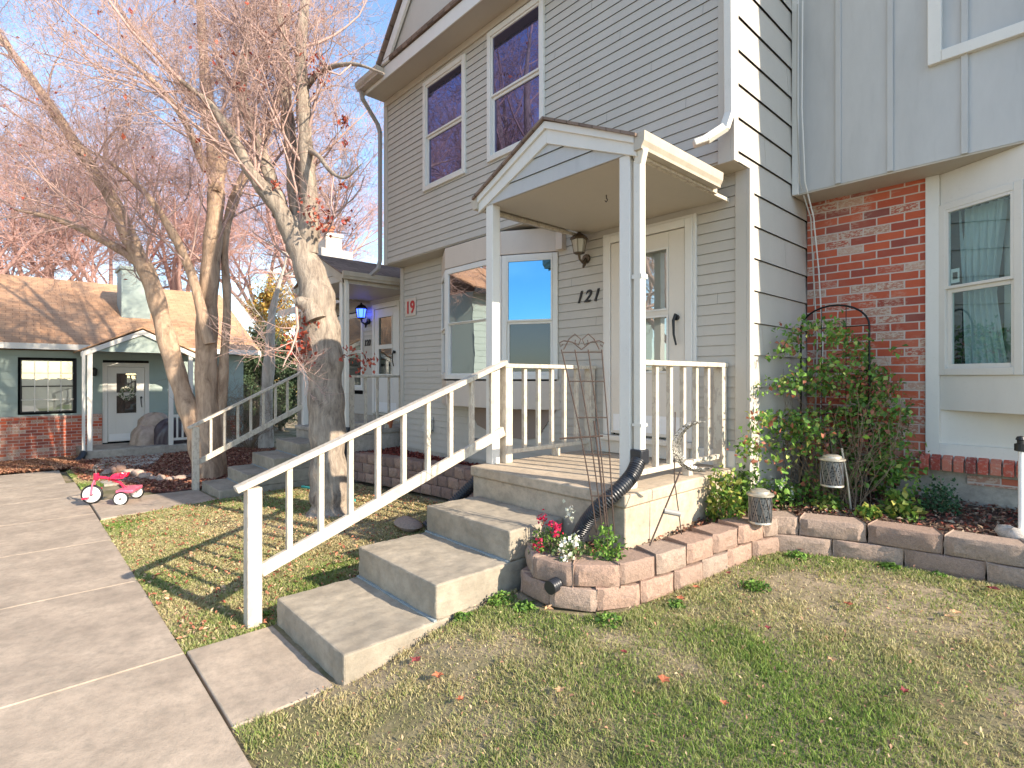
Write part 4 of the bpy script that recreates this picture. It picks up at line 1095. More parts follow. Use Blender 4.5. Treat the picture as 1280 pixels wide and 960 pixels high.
t.color(t.mix(t.ramp(b, [(.4, 0), (.65, 1)]), mul((.12, .07, .05), .6), c)); t.rough(1); t.bump(b, .9, .03); M['soil'] = t.m
P1 = inset(SM1, .1)+[(-1.75, 4.5), (-2.05, 4.6), (-2.05, 4.55), (-2.14, 4.5), (-2.14, 2.98), (-2.68, 2.98)]
bed('flower_bed', P1, lambda x, y: np.interp(y, [2.3, 3.5, 4.6], [.44, .48, .53])+0*x, M['soil'])
P2 = [(-1.72, 4.5)]+inset(SM2, .1)+[(2.0, 4.75), (2.0, 5.92), (-2.0, 5.92), (-2.0, 4.5)]
bed('garden_bed', P2, lambda x, y: .53+.03*(y-4.6)+0*x, M['soil'])
P3 = inset(SM3, .1)+[(-3.8, 3.4), (-3.8, 4.58), (-7.68, 4.58), (-7.68, 5.1), (-7.98, 5.1)]
bed('mulch_bed', P3, lambda x, y: .42+.03*(y-3.9)+0*x, M['mulchbase'])
PM = [(-16.9, -.2), (-14.6, -.3), (-14.3, .78), (-12.4, .8), (-11.6, 1.15), (-10.6, 1.3), (-9.75, 1.6), (-9.72, 2.3), (-9.7, 5.1), (-13.6, 5.1), (-17.0, 5.0)]
bed('mulch_ground', PM, lambda x, y: ground(x, y)+.006-.0, M['mulchbase'])

# ------------------------------------------------------------------ scatter helpers (stuff)
def leafcards(P, size, cols, flat=.3, seed=1, fold=.35, aspect=.6, up=None):
    """each leaf: folded kite of 4 verts+2 tris"""
    rs = np.random.default_rng(seed); n = len(P); s_ = size*(rs.uniform(.6, 1.3, n))[:, None]
    a = rs.uniform(0, 2*np.pi, n); tilt = rs.normal(0, flat, n)
    d = np.stack([np.cos(a)*np.cos(tilt), np.sin(a)*np.cos(tilt), np.sin(tilt)], -1)
    nrm = np.stack([rs.normal(0, flat, n), rs.normal(0, flat, n), np.ones(n)], -1); nrm /= np.linalg.norm(nrm, axis=1)[:, None]
    sd = np.cross(d, nrm); sd /= np.linalg.norm(sd, axis=1)[:, None]; nn = np.cross(sd, d)
    V = np.stack([P-d*s_*.5, P+sd*s_*.5*aspect+nn*s_*fold*.4, P+d*s_*.55, P-sd*s_*.5*aspect+nn*s_*fold*.4], 1).reshape(-1, 3)
    k = np.arange(n)*4
    F = np.concatenate([np.stack([k, k+1, k+2], -1), np.stack([k, k+2, k+3], -1)])
    ci = rs.integers(0, len(cols), n); C = np.array(cols)[ci]*rs.uniform(.7, 1.25, n)[:, None]
    return V, F, np.repeat(C, 4, 0)

# mulch chips
def chips(name, poly, zf, n, size, cols, label, seed, cat='mulch'):
    rs = np.random.default_rng(seed); xs_ = [p[0] for p in poly]; ys_ = [p[1] for p in poly]
    x = rs.uniform(min(xs_), max(xs_), n); y = rs.uniform(min(ys_), max(ys_), n); k = inpoly(x, y, poly); x, y = x[k], y[k]
    P = np.stack([x, y, zf(x, y)+rs.uniform(0, .02, len(x))], -1)
    V, F, C = leafcards(P, size, cols, .5, seed, .5, .5)
    return npmesh(name, V, F, M['chip'], col=C, label=label, cat=cat, kind='stuff')
chips('mulch', P3, lambda x, y: .435+.03*(y-3.9), 9000, .045, [(.24, .045, .03), (.16, .03, .025), (.32, .09, .06)], 'dark red wood mulch in the bed below the sign 19', 3)
chips('mulch', PM, lambda x, y: ground(x, y)+.012, 26000, .06, [(.28, .11, .07), (.36, .17, .11), (.2, .07, .05), (.42, .24, .15)], 'reddish mulch and dry leaves under the large multi trunk tree', 4)
chips('leaf_litter', P1, lambda x, y: np.interp(y, [2.3, 3.5, 4.6], [.45, .49, .54]), 2600, .035, [(.14, .07, .045), (.25, .1, .06), (.3, .22, .14)], 'dry leaf litter in the flower bed by the steps', 5, 'leaf litter')
chips('leaf_litter', P2, lambda x, y: .54+.03*(y-4.6), 6500, .04, [(.17, .1, .07), (.28, .15, .1), (.34, .26, .18), (.22, .06, .04)], 'dry leaf litter in the bed in front of the brick wall', 6, 'leaf litter')

# ------------------------------------------------------------------ grass
GB = .30
def grass(name, poly, n, hmin, hmax, label, seed, width=.0045, excl=()):
    rs = np.random.default_rng(seed); xs_ = [p[0] for p in poly]; ys_ = [p[1] for p in poly]
    x = rs.uniform(min(xs_), max(xs_), n); y = rs.uniform(min(ys_), max(ys_), n)
    k = inpoly(x, y, poly)
    for e in excl: k &= ~inpoly(x, y, e)
    x, y = x[k], y[k]
    lush = fbm(x, y, 1.15); fine = fbm(x+40, y+7, 5.)
    dens = np.clip((lush*.6+fine*.4-.28)*5, .22, 1); dens = dens*(1-.8*np.exp(-((x+1.0)**2/.9+(y-3.95)**2/.18)))*(1-.6*np.exp(-((x+.5)**2/.3+(y-3.0)**2/.1))); k = rs.random(len(x)) < dens; x, y, lush, fine = x[k], y[k], lush[k], fine[k]
    n = len(x); z = ground(x, y)-.016
    h = rs.uniform(hmin, hmax, n)*(.45+lush*.7+np.clip(fine-.5, 0, 1)*2.2)
    dist = np.hypot(x, y); w = width*np.clip(dist/3.2, .8, 3)*rs.uniform(.7, 1.3, n)
    a = rs.uniform(0, 2*np.pi, n); d = np.stack([np.cos(a), np.sin(a), 0*a], -1); l = rs.uniform(0, 2*np.pi, n)
    lean = np.stack([np.cos(l), np.sin(l), 0*l], -1)*(h*rs.uniform(.15, 1.1, n))[:, None]
    B = np.stack([x, y, z], -1); up = np.array([0, 0, 1.])
    V = np.stack([B-d*w[:, None], B+d*w[:, None], B+up*(h*.6)[:, None]+lean*.35+d*w[:, None]*.7, B+up*(h*.6)[:, None]+lean*.35-d*w[:, None]*.7, B+up*h[:, None]*.95+lean], 1).reshape(-1, 3)
    q = np.arange(n)*5
    F = np.concatenate([np.stack([q, q+1, q+2], -1), np.stack([q, q+2, q+3], -1), np.stack([q+3, q+2, q+4], -1)])
    g1 = np.array([.09, .19, .035]); g2 = np.array([.33, .43, .10]); s1 = np.array([.68, .59, .34]); s2 = np.array([.42, .36, .18])
    k2 = 0
    m = np.clip((lush-GB)*3.2+rs.normal(0, .36, n), 0, 1)[:, None]; r1 = rs.random(n)[:, None]
    C = (g1*(1-r1)+g2*r1)*m+(s1*(1-r1)+s2*r1)*(1-m); C *= rs.uniform(.75, 1.2, n)[:, None]
    return npmesh(name, V, F, M['grassattr'], col=np.repeat(C, 5, 0), label=label, cat='grass', kind='stuff')
lawnR = [(-2.745, .74), (-2.745, 1.25), (-2.68, 1.26), (-2.68, 2.45)]+[(p[0], p[1]-.03) for p in SM1]+[(p[0], p[1]-.04) for p in SM2[3:]]+[(1.5, 4.6), (2.6, .74)]
path_ex = [(-3.68, .70), (-2.735, .70), (-2.735, 1.23), (-3.68, 1.23), (-3.68, .72)]
grass('lawn_grass', lawnR, 400000, .012, .038, 'patchy green and straw coloured lawn in the foreground right of the steps', 8, .0029)
lawnL = [(-8.26, .728), (-3.69, .728), (-3.69, 3.0), (-4.2, 3.0), (-4.4, 3.6), (-5, 3.95), (-6.4, 3.95), (-7.9, 3.8), (-8.5, 3.0), (-8.45, 1.7)]
GB = .42
grass('lawn_grass', lawnL, 230000, .012, .036, 'patchy lawn between the driveway and the two flights of steps', 9, .004, excl=[path_ex])
grass('lawn_grass', [(-14, .7), (-11.3, .75), (-11.4, 1.2), (-12.8, 1.4), (-14.3, .9)], 9000, .02, .05, 'small worn grass patch beside the far end of the driveway', 10, .004)
# weeds along step and wall base: broad leaf clumps
def clump(name, c, r, h, n, size, cols, label, cat, seed, flat=.8, kind=None, stems=0, stemmat=None, shape=None, flowers=None, group=None):
    rs = np.random.default_rng(seed)
    P = rs.normal(0, 1, (n, 3)); P /= np.linalg.norm(P, axis=1)[:, None]; P *= (rs.random(n)**(1/2.2))[:, None]
    P[:, 2] = np.abs(P[:, 2]); P = P*np.array([r, r, h])*(.75+.5*vnoise(P[:, 0]*6+seed, P[:, 1]*6, 1.)[:, None])+np.array(c)
    root = thing(name, c, label, cat, group)
    V, F, C = leafcards(P, size, cols, flat, seed, .35, .62); npmesh('foliage', V, F, M['leafattr'], root, col=C)
    if stems:
        mb = MB()
        for i in range(stems):
            j = P[rs.integers(0, n)]; b = Vector(c)+Vector((rs.uniform(-.03, .03), rs.uniform(-.03, .03), -.03)); e = Vector(j.tolist())
            m_ = b.lerp(e, .5)+Vector((rs.uniform(-.03, .03), rs.uniform(-.03, .03), .02)); mb.tube([b, m_, e], [.004, .003, .0015], 5)
        mb.build('stems', stemmat or M['twigvine'], root)
    return root
GC = [(.13, .25, .04), (.2, .34, .06), (.09, .17, .04)]
YC = [(.33, .36, .06), (.45, .42, .1), (.2, .27, .05)]
wl = [((-2.60, 2.28), .10), ((-2.63, 2.0), .06), ((-2.42, 2.32), .08), ((-1.92, 2.52), .09), ((-1.74, 2.95), .06), ((-3.88, 1.24), .06), ((-1.5, 3.5), .1), ((-1.5, 4.22), .09), ((-.98, 4.45), .07), ((-.72, 4.5), .05)]
wd = ['bright weed clump at the foot of the third step', 'small weed tuft against the side of the second step', 'weed clump below the black pipe outlet', 'weed tuft in front of the curved corner of the rose block wall', 'weed tuft beside the block wall on the lawn', 'weed tuft at the foot of the stair railing post', 'dark green grass tussock alone on the bare lawn patch', 'weed clump at the foot of the tan block wall', 'small weed tuft at the foot of the tan wall', 'tiny weed tuft below the tan block wall, farthest right']
for i, ((x, y), r_) in enumerate(wl):
    clump('weed', (x, y, gz(x, y)-.01), r_, r_*.45, 170, .028, GC, wd[i], 'weed', 50+i, .6)

# ------------------------------------------------------------------ plants
def flowers(root, pts, col, size, seed, name='blossoms'):
    rs = random.Random(seed); P = []
    for c in pts:
        for k in range(26):
            P.append((c[0]+rs.gauss(0, size*.5), c[1]+rs.gauss(0, size*.5), c[2]+rs.gauss(0, size*.8)))
    V, F, C = leafcards(np.array(P), size*.75, col, .9, seed, .5, .9); npmesh(name, V, F, M['leafattr'], root, col=C)
f1 = clump('snapdragon', (-2.48, 2.62, .46), .15, .2, 420, .03, GC+[(.1, .12, .06)], 'snapdragon with crimson and pink blossoms beside the steps', 'flower', 101, .9, stems=14)
flowers(f1, [(-2.6, 2.66, .66), (-2.4, 2.6, .64), (-2.47, 2.5, .53), (-2.55, 2.72, .6)], [(.6, .01, .06), (.75, .05, .15)], .035, 1)
f2 = clump('alyssum', (-2.28, 2.62, .46), .15, .17, 420, .026, [(.1, .17, .05), (.2, .26, .1)], 'low plant with white blossoms in front of the black drain pipe', 'flower', 102, .9, stems=8)
flowers(f2, [(-2.3, 2.56, .58), (-2.25, 2.6, .6), (-2.4, 2.72, .72), (-2.24, 2.52, .5)], [(.7, .7, .55), (.8, .78, .7)], .035, 2)
clump('perennial', (-2.1, 2.74, .46), .12, .26, 330, .035, GC, 'dark green leafy plant below the right porch post', 'plant', 103, .9, stems=8)
clump('shrub', (-2.0, 4.1, .5), .15, .47, 620, .045, YC+GC, 'yellow green shrub growing against the right side of the porch', 'shrub', 104, .9, stems=12)
clump('shrub', (-1.98, 4.5, .52), .2, .38, 560, .05, GC+[(.06, .1, .03)], 'dark green shrub at the corner of the grey house', 'shrub', 105, .9, stems=10)
f3 = clump('groundcover', (-1.85, 4.85, .54), .18, .22, 340, .035, GC, 'low plant with tiny white blossoms near the corner of the house', 'plant', 106, .9, stems=6)
flowers(f3, [(-1.8, 4.75, .75), (-1.95, 4.9, .72), (-1.78, 4.85, .66)], [(.75, .75, .65)], .03, 3)
clump('groundcover', (-1.55, 5.0, .53), .2, .13, 300, .04, GC+YC, 'spreading green weeds at the foot of the climbing vine', 'plant', 107, .9)
clump('groundcover', (-1.05, 5.1, .53), .16, .24, 300, .06, YC+GC, 'yellowing big leafed plant right of the vine', 'plant', 108, .8, stems=6)
clump('shrub', (-.86, 5.45, .55), .16, .28, 600, .032, [(.06, .13, .06), (.09, .18, .08), (.05, .1, .05)], 'small round shrub in front of the brick sill', 'shrub', 109, .9, stems=16)
clump('groundcover', (-1.2, 4.83, .57), .1, .1, 130, .045, YC+GC, 'trailing green sprig spilling over the tan wall', 'plant', 110, .8)

# climbing vine on arched trellis
VT = thing('climbing_vine', (-1.6, 5.35, .54), 'tangled green climbing vine with reddish stems covering a black arched trellis', 'vine')
rs = np.random.default_rng(77); pts = []; cc = []
cent = [(1000, 425, 4.75, .22, .14), (1045, 418, 4.8, .26, .16), (1088, 450, 4.75, .2, .18), (975, 465, 4.6, .2, .2), (1025, 475, 4.75, .3, .25), (1085, 510, 4.8, .22, .22), (955, 520, 4.45, .12, .2),
        (1000, 540, 4.65, .3, .25), (1065, 555, 4.95, .28, .22), (1110, 575, 4.6, .2, .2), (960, 590, 4.4, .16, .2), (1005, 610, 4.75, .24, .2), (1085, 600, 4.9, .26, .24), (1135, 615, 4.6, .14, .12), (1130, 520, 4.7, .08, .1), (1095, 480, 4.75, .2, .22), (1105, 545, 4.7, .18, .22), (1055, 505, 4.85, .26, .25), (1120, 590, 4.65, .14, .16), (1060, 590, 4.85, .22, .2), (935, 560, 4.3, .1, .14)]
for cu_, cv_, cf_, rx, rz in cent:
    c_ = D(cu_, cv_, cf_); n = int(600*rx*rz/.07)
    q = rs.normal(0, .5, (n, 3)); pts.append(np.stack([c_.x+q[:, 0]*rx, c_.y+q[:, 1]*.2, c_.z+q[:, 2]*rz], -1))
P = np.concatenate(pts); P = P[(P[:, 2] > .56) & (P[:, 1] < 5.85) & (P[:, 0] > -1.98)]
lk = vnoise(P[:, 0]*1.0+9, P[:, 2]*1.0, 7.) ; P = P[lk > .40]
V, F, C = leafcards(P, .045, [(.14, .28, .045), (.22, .38, .07), (.09, .18, .04), (.38, .44, .12), (.12, .24, .06), (.16, .3, .05), (.42, .16, .1)], .9, 5, .4, .75)
npmesh('foliage', V, F, M['leafattr'], VT, col=C)
mb = MB()
for i in range(90):
    x0 = rs.uniform(-1.88, -1.3); p = Vector((x0, 5.25+rs.uniform(-.25, .15), .55)); pl = [p]; d = Vector((rs.uniform(-.3, .3), rs.uniform(-.2, .1), 1)).normalized()
    for k in range(rs.integers(6, 13)):
        d = (d+Vector((rs.normal(0, .35), rs.normal(0, .22), rs.normal(.05, .25)))).normalized(); p = p+d*.12
        p.y = min(max(p.y, 5.1), 5.8); p.x = min(max(p.x, -1.93), -1.12); p.z = min(p.z, 2.15); pl.append(p.copy())
    mb.tube(pl, [.0034*(1-.7*k/len(pl)) for k in range(len(pl))], 4)
mb.build('stems', M['twigvine'], VT)
V, F, C = leafcards(np.stack([rs.uniform(-1.75, -1.2, 260), rs.uniform(5.25, 5.6, 260), rs.uniform(1.0, 1.7, 260)], -1), .04, [(.33, .07, .06), (.4, .16, .1)], .9, 6); npmesh('dead_leaves', V, F, M['leafattr'], VT, col=C)
AT = thing('arched_trellis', (-1.5, 5.55, .5), 'black metal arched trellis showing above the climbing vine', 'trellis')
mb = MB(); ax, ar, ty = -1.64, .28, 5.5
arc = [(ax-ar, ty, .5), (ax-ar, ty, 2.1)]+[(ax-ar*math.cos(a), ty, 2.1+ar*.72*math.sin(a)) for a in np.linspace(.2, math.pi-.2, 12)]+[(ax+ar, ty, 2.1), (ax+ar, ty, .5)]
mb.tube(arc, .009, 8); mb.build('frame', M['blackmetal'], AT, smooth=True)
mb = MB()
for z in (.9, 1.3, 1.7, 2.1): mb.tube([(ax-ar, ty, z), (ax+ar, ty, z)], .005, 6)
for dx in (-.1, .1): mb.tube([(ax+dx, ty, .5), (ax+dx, ty, 2.28)], .004, 6)
mb.build('crossbars', M['blackmetal'], AT)

# ------------------------------------------------------------------ garden ornaments
# scrolled metal trellis in the flower bed, leaning back towards the porch
TR = thing('garden_trellis', (-2.6, 2.86, .48), 'tall rusty wire trellis with scrolled top leaning in the flower bed', 'trellis')
mb = MB(); bq = D(757, 668, 3.42); tq = D(727, 437, 3.62); wb, wt = .07, .17
A = Vector((CA, CB, 0))   # width direction
def tp(s_, h):            # s_ -1..1 across, h 0..1 up
    c = bq.lerp(tq, h); w_ = wb+(wt-wb)*h**1.3; bend = -.05*math.sin(h*math.pi)*-1
    return c+A*(s_*w_*.8)+Vector((bend*.3, 0, 0))
for s_ in (-1, -.33, .33, 1): mb.tube([tp(s_, h/10) for h in range(11)], .0042, 6)
mb.tube([tp(0.1, h/10) for h in range(7)], .006, 6)
mb.build('stakes', M['rust'], TR, smooth=True)
mb = MB()
for h in (.2, .42, .62, .82, .985): mb.tube([tp(-1, h), tp(1, h)], .0038, 6)
mb.tube([tp(-2.6, .505), tp(.6, .52)], .006, 6)
mb.build('crossbars', M['rust'], TR)
mb = MB()
def spiral(c, r0, r1, a0, a1, n=22):
    return [c+A*(((r0+(r1-r0)*i/n))*math.cos(a0+(a1-a0)*i/n))+Vector((0, 0, (r0+(r1-r0)*i/n)*math.sin(a0+(a1-a0)*i/n))) for i in range(n+1)]
top = tp(0, 1.0)
for sg in (-1, 1):
    c = top+A*(sg*.042)+Vector((0, 0, .045))
    pl = [top+A*(sg*.12), top+A*(sg*.085)+Vector((0, 0, .07)), top+A*(sg*.045)+Vector((0, 0, .105)), top+A*(sg*.005)+Vector((0, 0, .07)), top+A*(sg*.02)+Vector((0, 0, .03)), top+A*(sg*.045)+Vector((0, 0, .045)), top+A*(sg*.04)+Vector((0, 0, .065))]
    mb.tube(pl, .004, 6)
    pl = [top+A*(sg*.0), top+A*(sg*.06)+Vector((0, 0, .05)), top+A*(sg*.12)+Vector((0, 0, .06)), top+A*(sg*.15)+Vector((0, 0, .045)), top+A*(sg*.14)+Vector((0, 0, .02)), top+A*(sg*.125)+Vector((0, 0, .035))]
    mb.tube(pl, .004, 6)
mb.build('scrollwork', M['rust'], TR, smooth=True)

# crescent moon stake
MN = thing('moon_stake', (-2.05, 2.75, .5), 'pewter crescent moon garden stake leaning in front of the right porch railing', 'garden stake')
mc = D(872, 558, 3.45); mbse = D(812, 682, 3.25)
V = []; F = []
ns = 26
Bv = Vector((-CB, CA, 0))
for i in range(ns+1):
    a = R(72)+R(235)*i/ns; k = max(0, math.sin(math.pi*i/ns))**.8
    ro = .165; ri = ro-.055*k-.003
    for rr, th_ in ((ro, 0), ((ro+ri)/2, .014*k), (ri, 0), ((ro+ri)/2, -.014*k)):
        p = mc+A*(rr*math.cos(a))+Vector((0, 0, rr*math.sin(a)))+Bv*th_; V.append(tuple(p))
mbm = MB(); mbm.v = V
for i in range(ns):
    for j in range(4): mbm.f.append((i*4+j, i*4+(j+1) % 4, (i+1)*4+(j+1) % 4, (i+1)*4+j))
t = NT('filigree'); f = t.ramp(t.noise(120, 3, .7, dist=1.5), [(.45, 0), (.52, 1)]); t.color(t.mix(f, (.03, .028, .025), (.42, .4, .36))); t.rough(.4); t.b.inputs['Metallic'].default_value = .7; t.bump(f, .8, .01)
mbm.build('crescent', t.m, MN, smooth=True)
jt = D(850, 590, 3.43)
MB().tube([mbse, jt], .0055, 8).build('stake', M['rust'], MN)
ms = mbse.lerp(jt, .46)
MB().tube([ms+A*.0, ms+A*.1+Vector((0, 0, -.02))], .018, 12).build('solar_cell', M['greyspout'], MN)
MB().tube([D(844, 515, 3.7), D(843, 600, 3.7), D(852, 668, 3.66)], .004, 6).build('thin_rod', M['rust'], smooth=True, label='thin straight metal rod standing behind the crescent moon', cat='garden stake')

# lanterns
def solar_lantern(c, r, h, label):
    L = thing('solar_lantern', c, label, 'lantern'); x, y, z = c
    t_ = M['lanternpat']
    MB().lathe((x, y, z), [(r*.88, 0), (r*.9, .004), (r*.9, h*.82), (r*.86, h*.82)], 28).build('body', t_, L, smooth=True)
    MB().lathe((x, y, z+h*.82), [(r*1.02, 0), (r*1.12, .006), (r*1.12, .018), (r*.8, .026), (r*.78, .04), (r*.55, .046), (r*.5, .05)], 28).build('lid', M['ltmetal'], L, smooth=True)
    mb = MB()
    for k in range(10):
        a0 = 2*math.pi*k/10
        for sg in (-1, 1):
            mb.tube([(x+r*.93*math.cos(a0+sg*q*.63), y+r*.93*math.sin(a0+sg*q*.63), z+h*.82*q) for q in np.linspace(0, 1, 7)], .0028, 4)
    mb.build('lattice', M['pewter'], L)
    MB().lathe((x, y, z), [(r*.95, -.004), (r*.98, .0), (r*.95, .012)], 24).build('base_ring', M['ltmetal'], L)
    return L
t = NT('lantern body'); v = t.node('ShaderNodeTexVoronoi'); v.inputs['Scale'].default_value = 60; t.l.new(t.pos, v.inputs['Vector'])
t.color(t.mix(t.ramp(v.outputs[0], [(.3, 0), (.45, 1)]), (.02, .025, .035), (.16, .17, .18))); t.rough(.4); t.b.inputs['Metallic'].default_value = .5; M['lanternpat'] = t.m
lc = D(919, 664, 4.32)
solar_lantern((-1.70, 4.06, .565), .085, .24, 'dark lattice solar lantern standing on the block wall beside the white pole')
hl = D(1040, 607, 4.4)
solar_lantern((hl.x, hl.y, hl.z), .088, .25, 'dark lattice solar lantern hanging in front of the climbing vine')
SH = thing('shepherd_hook', (hl.x+.06, hl.y, .54), 'slim pole with hook carrying the lantern in front of the vine', 'garden hook')
MB().tube([D(1066, 655, 4.4), D(1059, 600, 4.42), D(1052, 560, 4.42)], .009, 8).build('pole', M['ltmetal'], SH, smooth=True)
MB().tube([D(1052, 560, 4.42), D(1046, 545, 4.42), D(1037, 548, 4.41), D(1040, 566, 4.4)], .006, 8).build('hook', M['blackmetal'], SH, smooth=True)
MB().tube([D(832, 677, 3.95), D(908, 656, 4.1)], .016, 12).build('white_pole', M['rail'], smooth=True, label='white pole lying across the block wall towards the standing lantern', cat='pole')
# path light at right edge
PL = thing('path_light', (-.33, 4.55, .55), 'slim white path light pole with black top on the tan wall at the right edge', 'garden light')
c = D(1276, 672, 3.62)
MB().tube([(c.x, c.y, c.z-.1), (c.x, c.y, c.z+.58)], .014, 12).build('pole', M['whiteplastic'], PL, smooth=True)
MB().lathe((c.x, c.y, c.z+.58), [(.02, 0), (.034, .005), (.034, .05), (.02, .055), (.02, .075), (.028, .08), (.02, .1), (.004, .105)], 14).build('lamp_head', M['black'], PL)
MB().blob((c.x-.03, c.y-.02, c.z+.0), (.1, .08, .075), 5, 12, .25).build('white_stone', M['rockw'], smooth=True, label='rough white stone at the foot of the slim path light', cat='stone')
MB().tube([D(1090, 640, 4.6), D(1120, 632, 4.7), D(1150, 630, 4.8), D(1190, 640, 4.75), D(1215, 645, 4.8)], .011, 8).build('drip_hose', M['blackplastic'], smooth=True, label='black irrigation hose lying behind the tan block wall', cat='hose')
MB().tube([(-8.0, 3.1, .02), (-7.4, 3.15, .05), (-6.9, 3.05, .06), (-6.5, 3.2, .05)], .02, 8).build('garden_hose', M['hose'], smooth=True, label='teal garden hose on the lawn in front of the neighbouring steps', cat='hose')

# ------------------------------------------------------------------ tricycle
def gp(u, v, z):
    f = (CAM_H-z)*672/(v-472); p = D(u, v, f); return Vector((p.x, p.y, z))
zt = -.12
wf = gp(115, 630, zt); wn = gp(151, 632, zt); wr_ = gp(171, 623, zt)
TRI = thing('tricycle', (wf+wn)/2, 'red and pink toddler tricycle with white wheels parked on the walkway', 'tricycle')
rear = (wn+wr_)/2; fwd = (wf-rear); fwd.z = 0; fwd.normalize(); sidev = Vector((-fwd.y, fwd.x, 0))
def wheel(c, r, w, nm='wheel', ax=sidev):
    c = c+Vector((0, 0, r)); up = Vector((0, 0, 1)); fw_ = ax.cross(up).normalized()
    def ring(R_, r_, n=26, m=8):
        mb = MB(); k = 0
        for i in range(n):
            a = 2*math.pi*i/n; d = fw_*math.cos(a)+up*math.sin(a)
            for j in range(m):
                b = 2*math.pi*j/m; mb.v.append(tuple(c+d*(R_+r_*math.cos(b))+ax*(w*math.sin(b))))
        for i in range(n):
            for j in range(m): mb.f.append((i*m+j, ((i+1) % n)*m+j, ((i+1) % n)*m+(j+1) % m, i*m+(j+1) % m))
        return mb
    wt_ = ring(r*.88, r*.12).build(nm, M['black'], TRI, smooth=True); wt_['label'] = 'black tyre with white disc'
    MB().tube([c-ax*w*.8, c+ax*w*.8], r*.8, 26).build('rim', M['whiteplastic'], wt_, smooth=True)
    MB().tube([c-ax*w*1.3, c+ax*w*1.3], r*.16, 12).build('hub', M['chrome'], wt_, smooth=True)
    return c
cf = wheel(wf, .135, .018); cn = wheel(wn, .095, .018); cr = wheel(wr_, .095, .018)
hb = cf+Vector((0, 0, .24))-fwd*.05
mb = MB().tube([cf+sidev*.03, cf+sidev*.035+Vector((0, 0, .15))-fwd*.02, hb], .011, 8); mb.tube([cf-sidev*.03, cf-sidev*.035+Vector((0, 0, .15))-fwd*.02, hb], .011, 8)
mb.build('fork', M['pink'], TRI, smooth=True)
MB().tube([hb-Vector((0, 0, .04)), hb+Vector((0, 0, .05))], .033, 12).build('head_tube', M['redenamel'], TRI, smooth=True)
ra = (cn+cr)/2
MB().tube([hb, hb-fwd*.12-Vector((0, 0, .02)), hb-fwd*.28-Vector((0, 0, .09)), ra+Vector((0, 0, .05))], .018, 10).build('frame_tube', M['redenamel'], TRI, smooth=True)
MB().tube([cn, cr], .01, 8).build('rear_axle', M['chrome'], TRI)
st_ = hb-fwd*.28-Vector((0, 0, .03))
V, F = tarp((0, 0, 0), (.11, .075, .04), 9, .0)
mbs = MB().add([tuple(st_+fwd*v[0]*(1.1)+sidev*v[1]+Vector((0, 0, v[2]+(.07 if v[0] < -.06 else 0)*min(1, (-v[0]-.06)/.05)))) for v in V.tolist()], [tuple(f) for f in F.tolist()])
mbs.build('seat', M['redenamel'], TRI, smooth=True)
ctr = ra+Vector((0, 0, .06))
mb = MB(); sw = (cr-cn).length*.42; ex = sidev*sw
mb.plank([ctr+ex+fwd*.1, ctr-ex+fwd*.1, ctr-ex-fwd*.11, ctr+ex-fwd*.11], .05, (0, 0, 1)); mb.build('step_deck', M['pink'], TRI, bevel=.015)
mb = MB().tube([hb+Vector((0, 0, .05)), hb+Vector((0, 0, .12)), hb+Vector((0, 0, .15))+fwd*-.02], .011, 8)
mb.tube([hb+Vector((0, 0, .15))+sidev*.14-fwd*.05, hb+Vector((0, 0, .16))+sidev*.05, hb+Vector((0, 0, .16))-sidev*.05, hb+Vector((0, 0, .15))-sidev*.14-fwd*.05], .01, 8); mb.build('handlebar', M['chrome'], TRI, smooth=True)
for sg in (-1, 1): MB().tube([hb+Vector((0, 0, .15))+sidev*.13*sg-fwd*.04, hb+Vector((0, 0, .145))+sidev*.19*sg-fwd*.08], .016, 10).build('grip', M['black'], TRI, smooth=True)
for sg in (-1, 1):
    p = cf+sidev*.07*sg+fwd*.05*sg-Vector((0, 0, .05*sg)); mb = MB(); mb.plank([p+fwd*.035+sidev*.03, p-fwd*.035+sidev*.03, p-fwd*.035-sidev*.03, p+fwd*.035-sidev*.03], .022, (0, 0, 1)); mb.build('pedal', M['redenamel'], TRI, bevel=.004)

# rocks
random.seed(9)
rk = [(160, 592, .09), (172, 594, .11), (182, 598, .10), (192, 600, .08), (201, 601, .10), (214, 601, .08), (226, 600, .09), (140, 590, .10), (150, 588, .13), (133, 592, .08), (238, 598, .08)]
for i, (u, v, r_) in enumerate(rk):
    p = gp(u, v, -.18)
    MB().blob((p.x, p.y, p.z+r_*.3), (r_*1.2, r_, r_*.7), i, 12, .2).build('rock', M['rock'] if i not in (7, 8, 10) else M['block3'], smooth=True, label='rounded landscape rock in the row edging the mulch behind the tricycle', cat='rock', group='rocks edging the mulch')
p = gp(510, 655, .1); MB().blob((p.x, p.y, p.z), (.2, .13, .07), 44, 14, .12).build('rock', M['block2'], smooth=True, label='flat tan rock on the lawn beside the second step', cat='rock')

# fallen leaves, single ones on the lawn
def fallen(p, s_, seed, mat):
    rs = random.Random(seed); a0 = rs.uniform(0, 6.28); mb = MB(); n = 11
    out = []
    for i in range(n):
        a = a0+2*math.pi*i/n; r_ = s_*(1 if i % 2 else .55)*rs.uniform(.8, 1.1); out.append((p[0]+r_*math.cos(a), p[1]+r_*math.sin(a), p[2]+.012+rs.uniform(0, .4)*s_*abs(math.sin(a-a0))))
    mb.add([(p[0], p[1], p[2]+.01)]+out, [(0, i+1, (i+1) % n+1) for i in range(n)])
    top = list(mb.v); k = len(top); mb.add([(x, y, z-.0015) for x, y, z in top], [tuple(reversed(f)) for f in mb.f[:n]])
    return mb
lm = [m_flat('leaf rust', (.42, .13, .06), .7, 0, .3, 40), m_flat('leaf tan', (.55, .33, .17), .7, 0, .3, 40), m_flat('leaf maroon', (.22, .04, .04), .7, 0, .3, 40)]
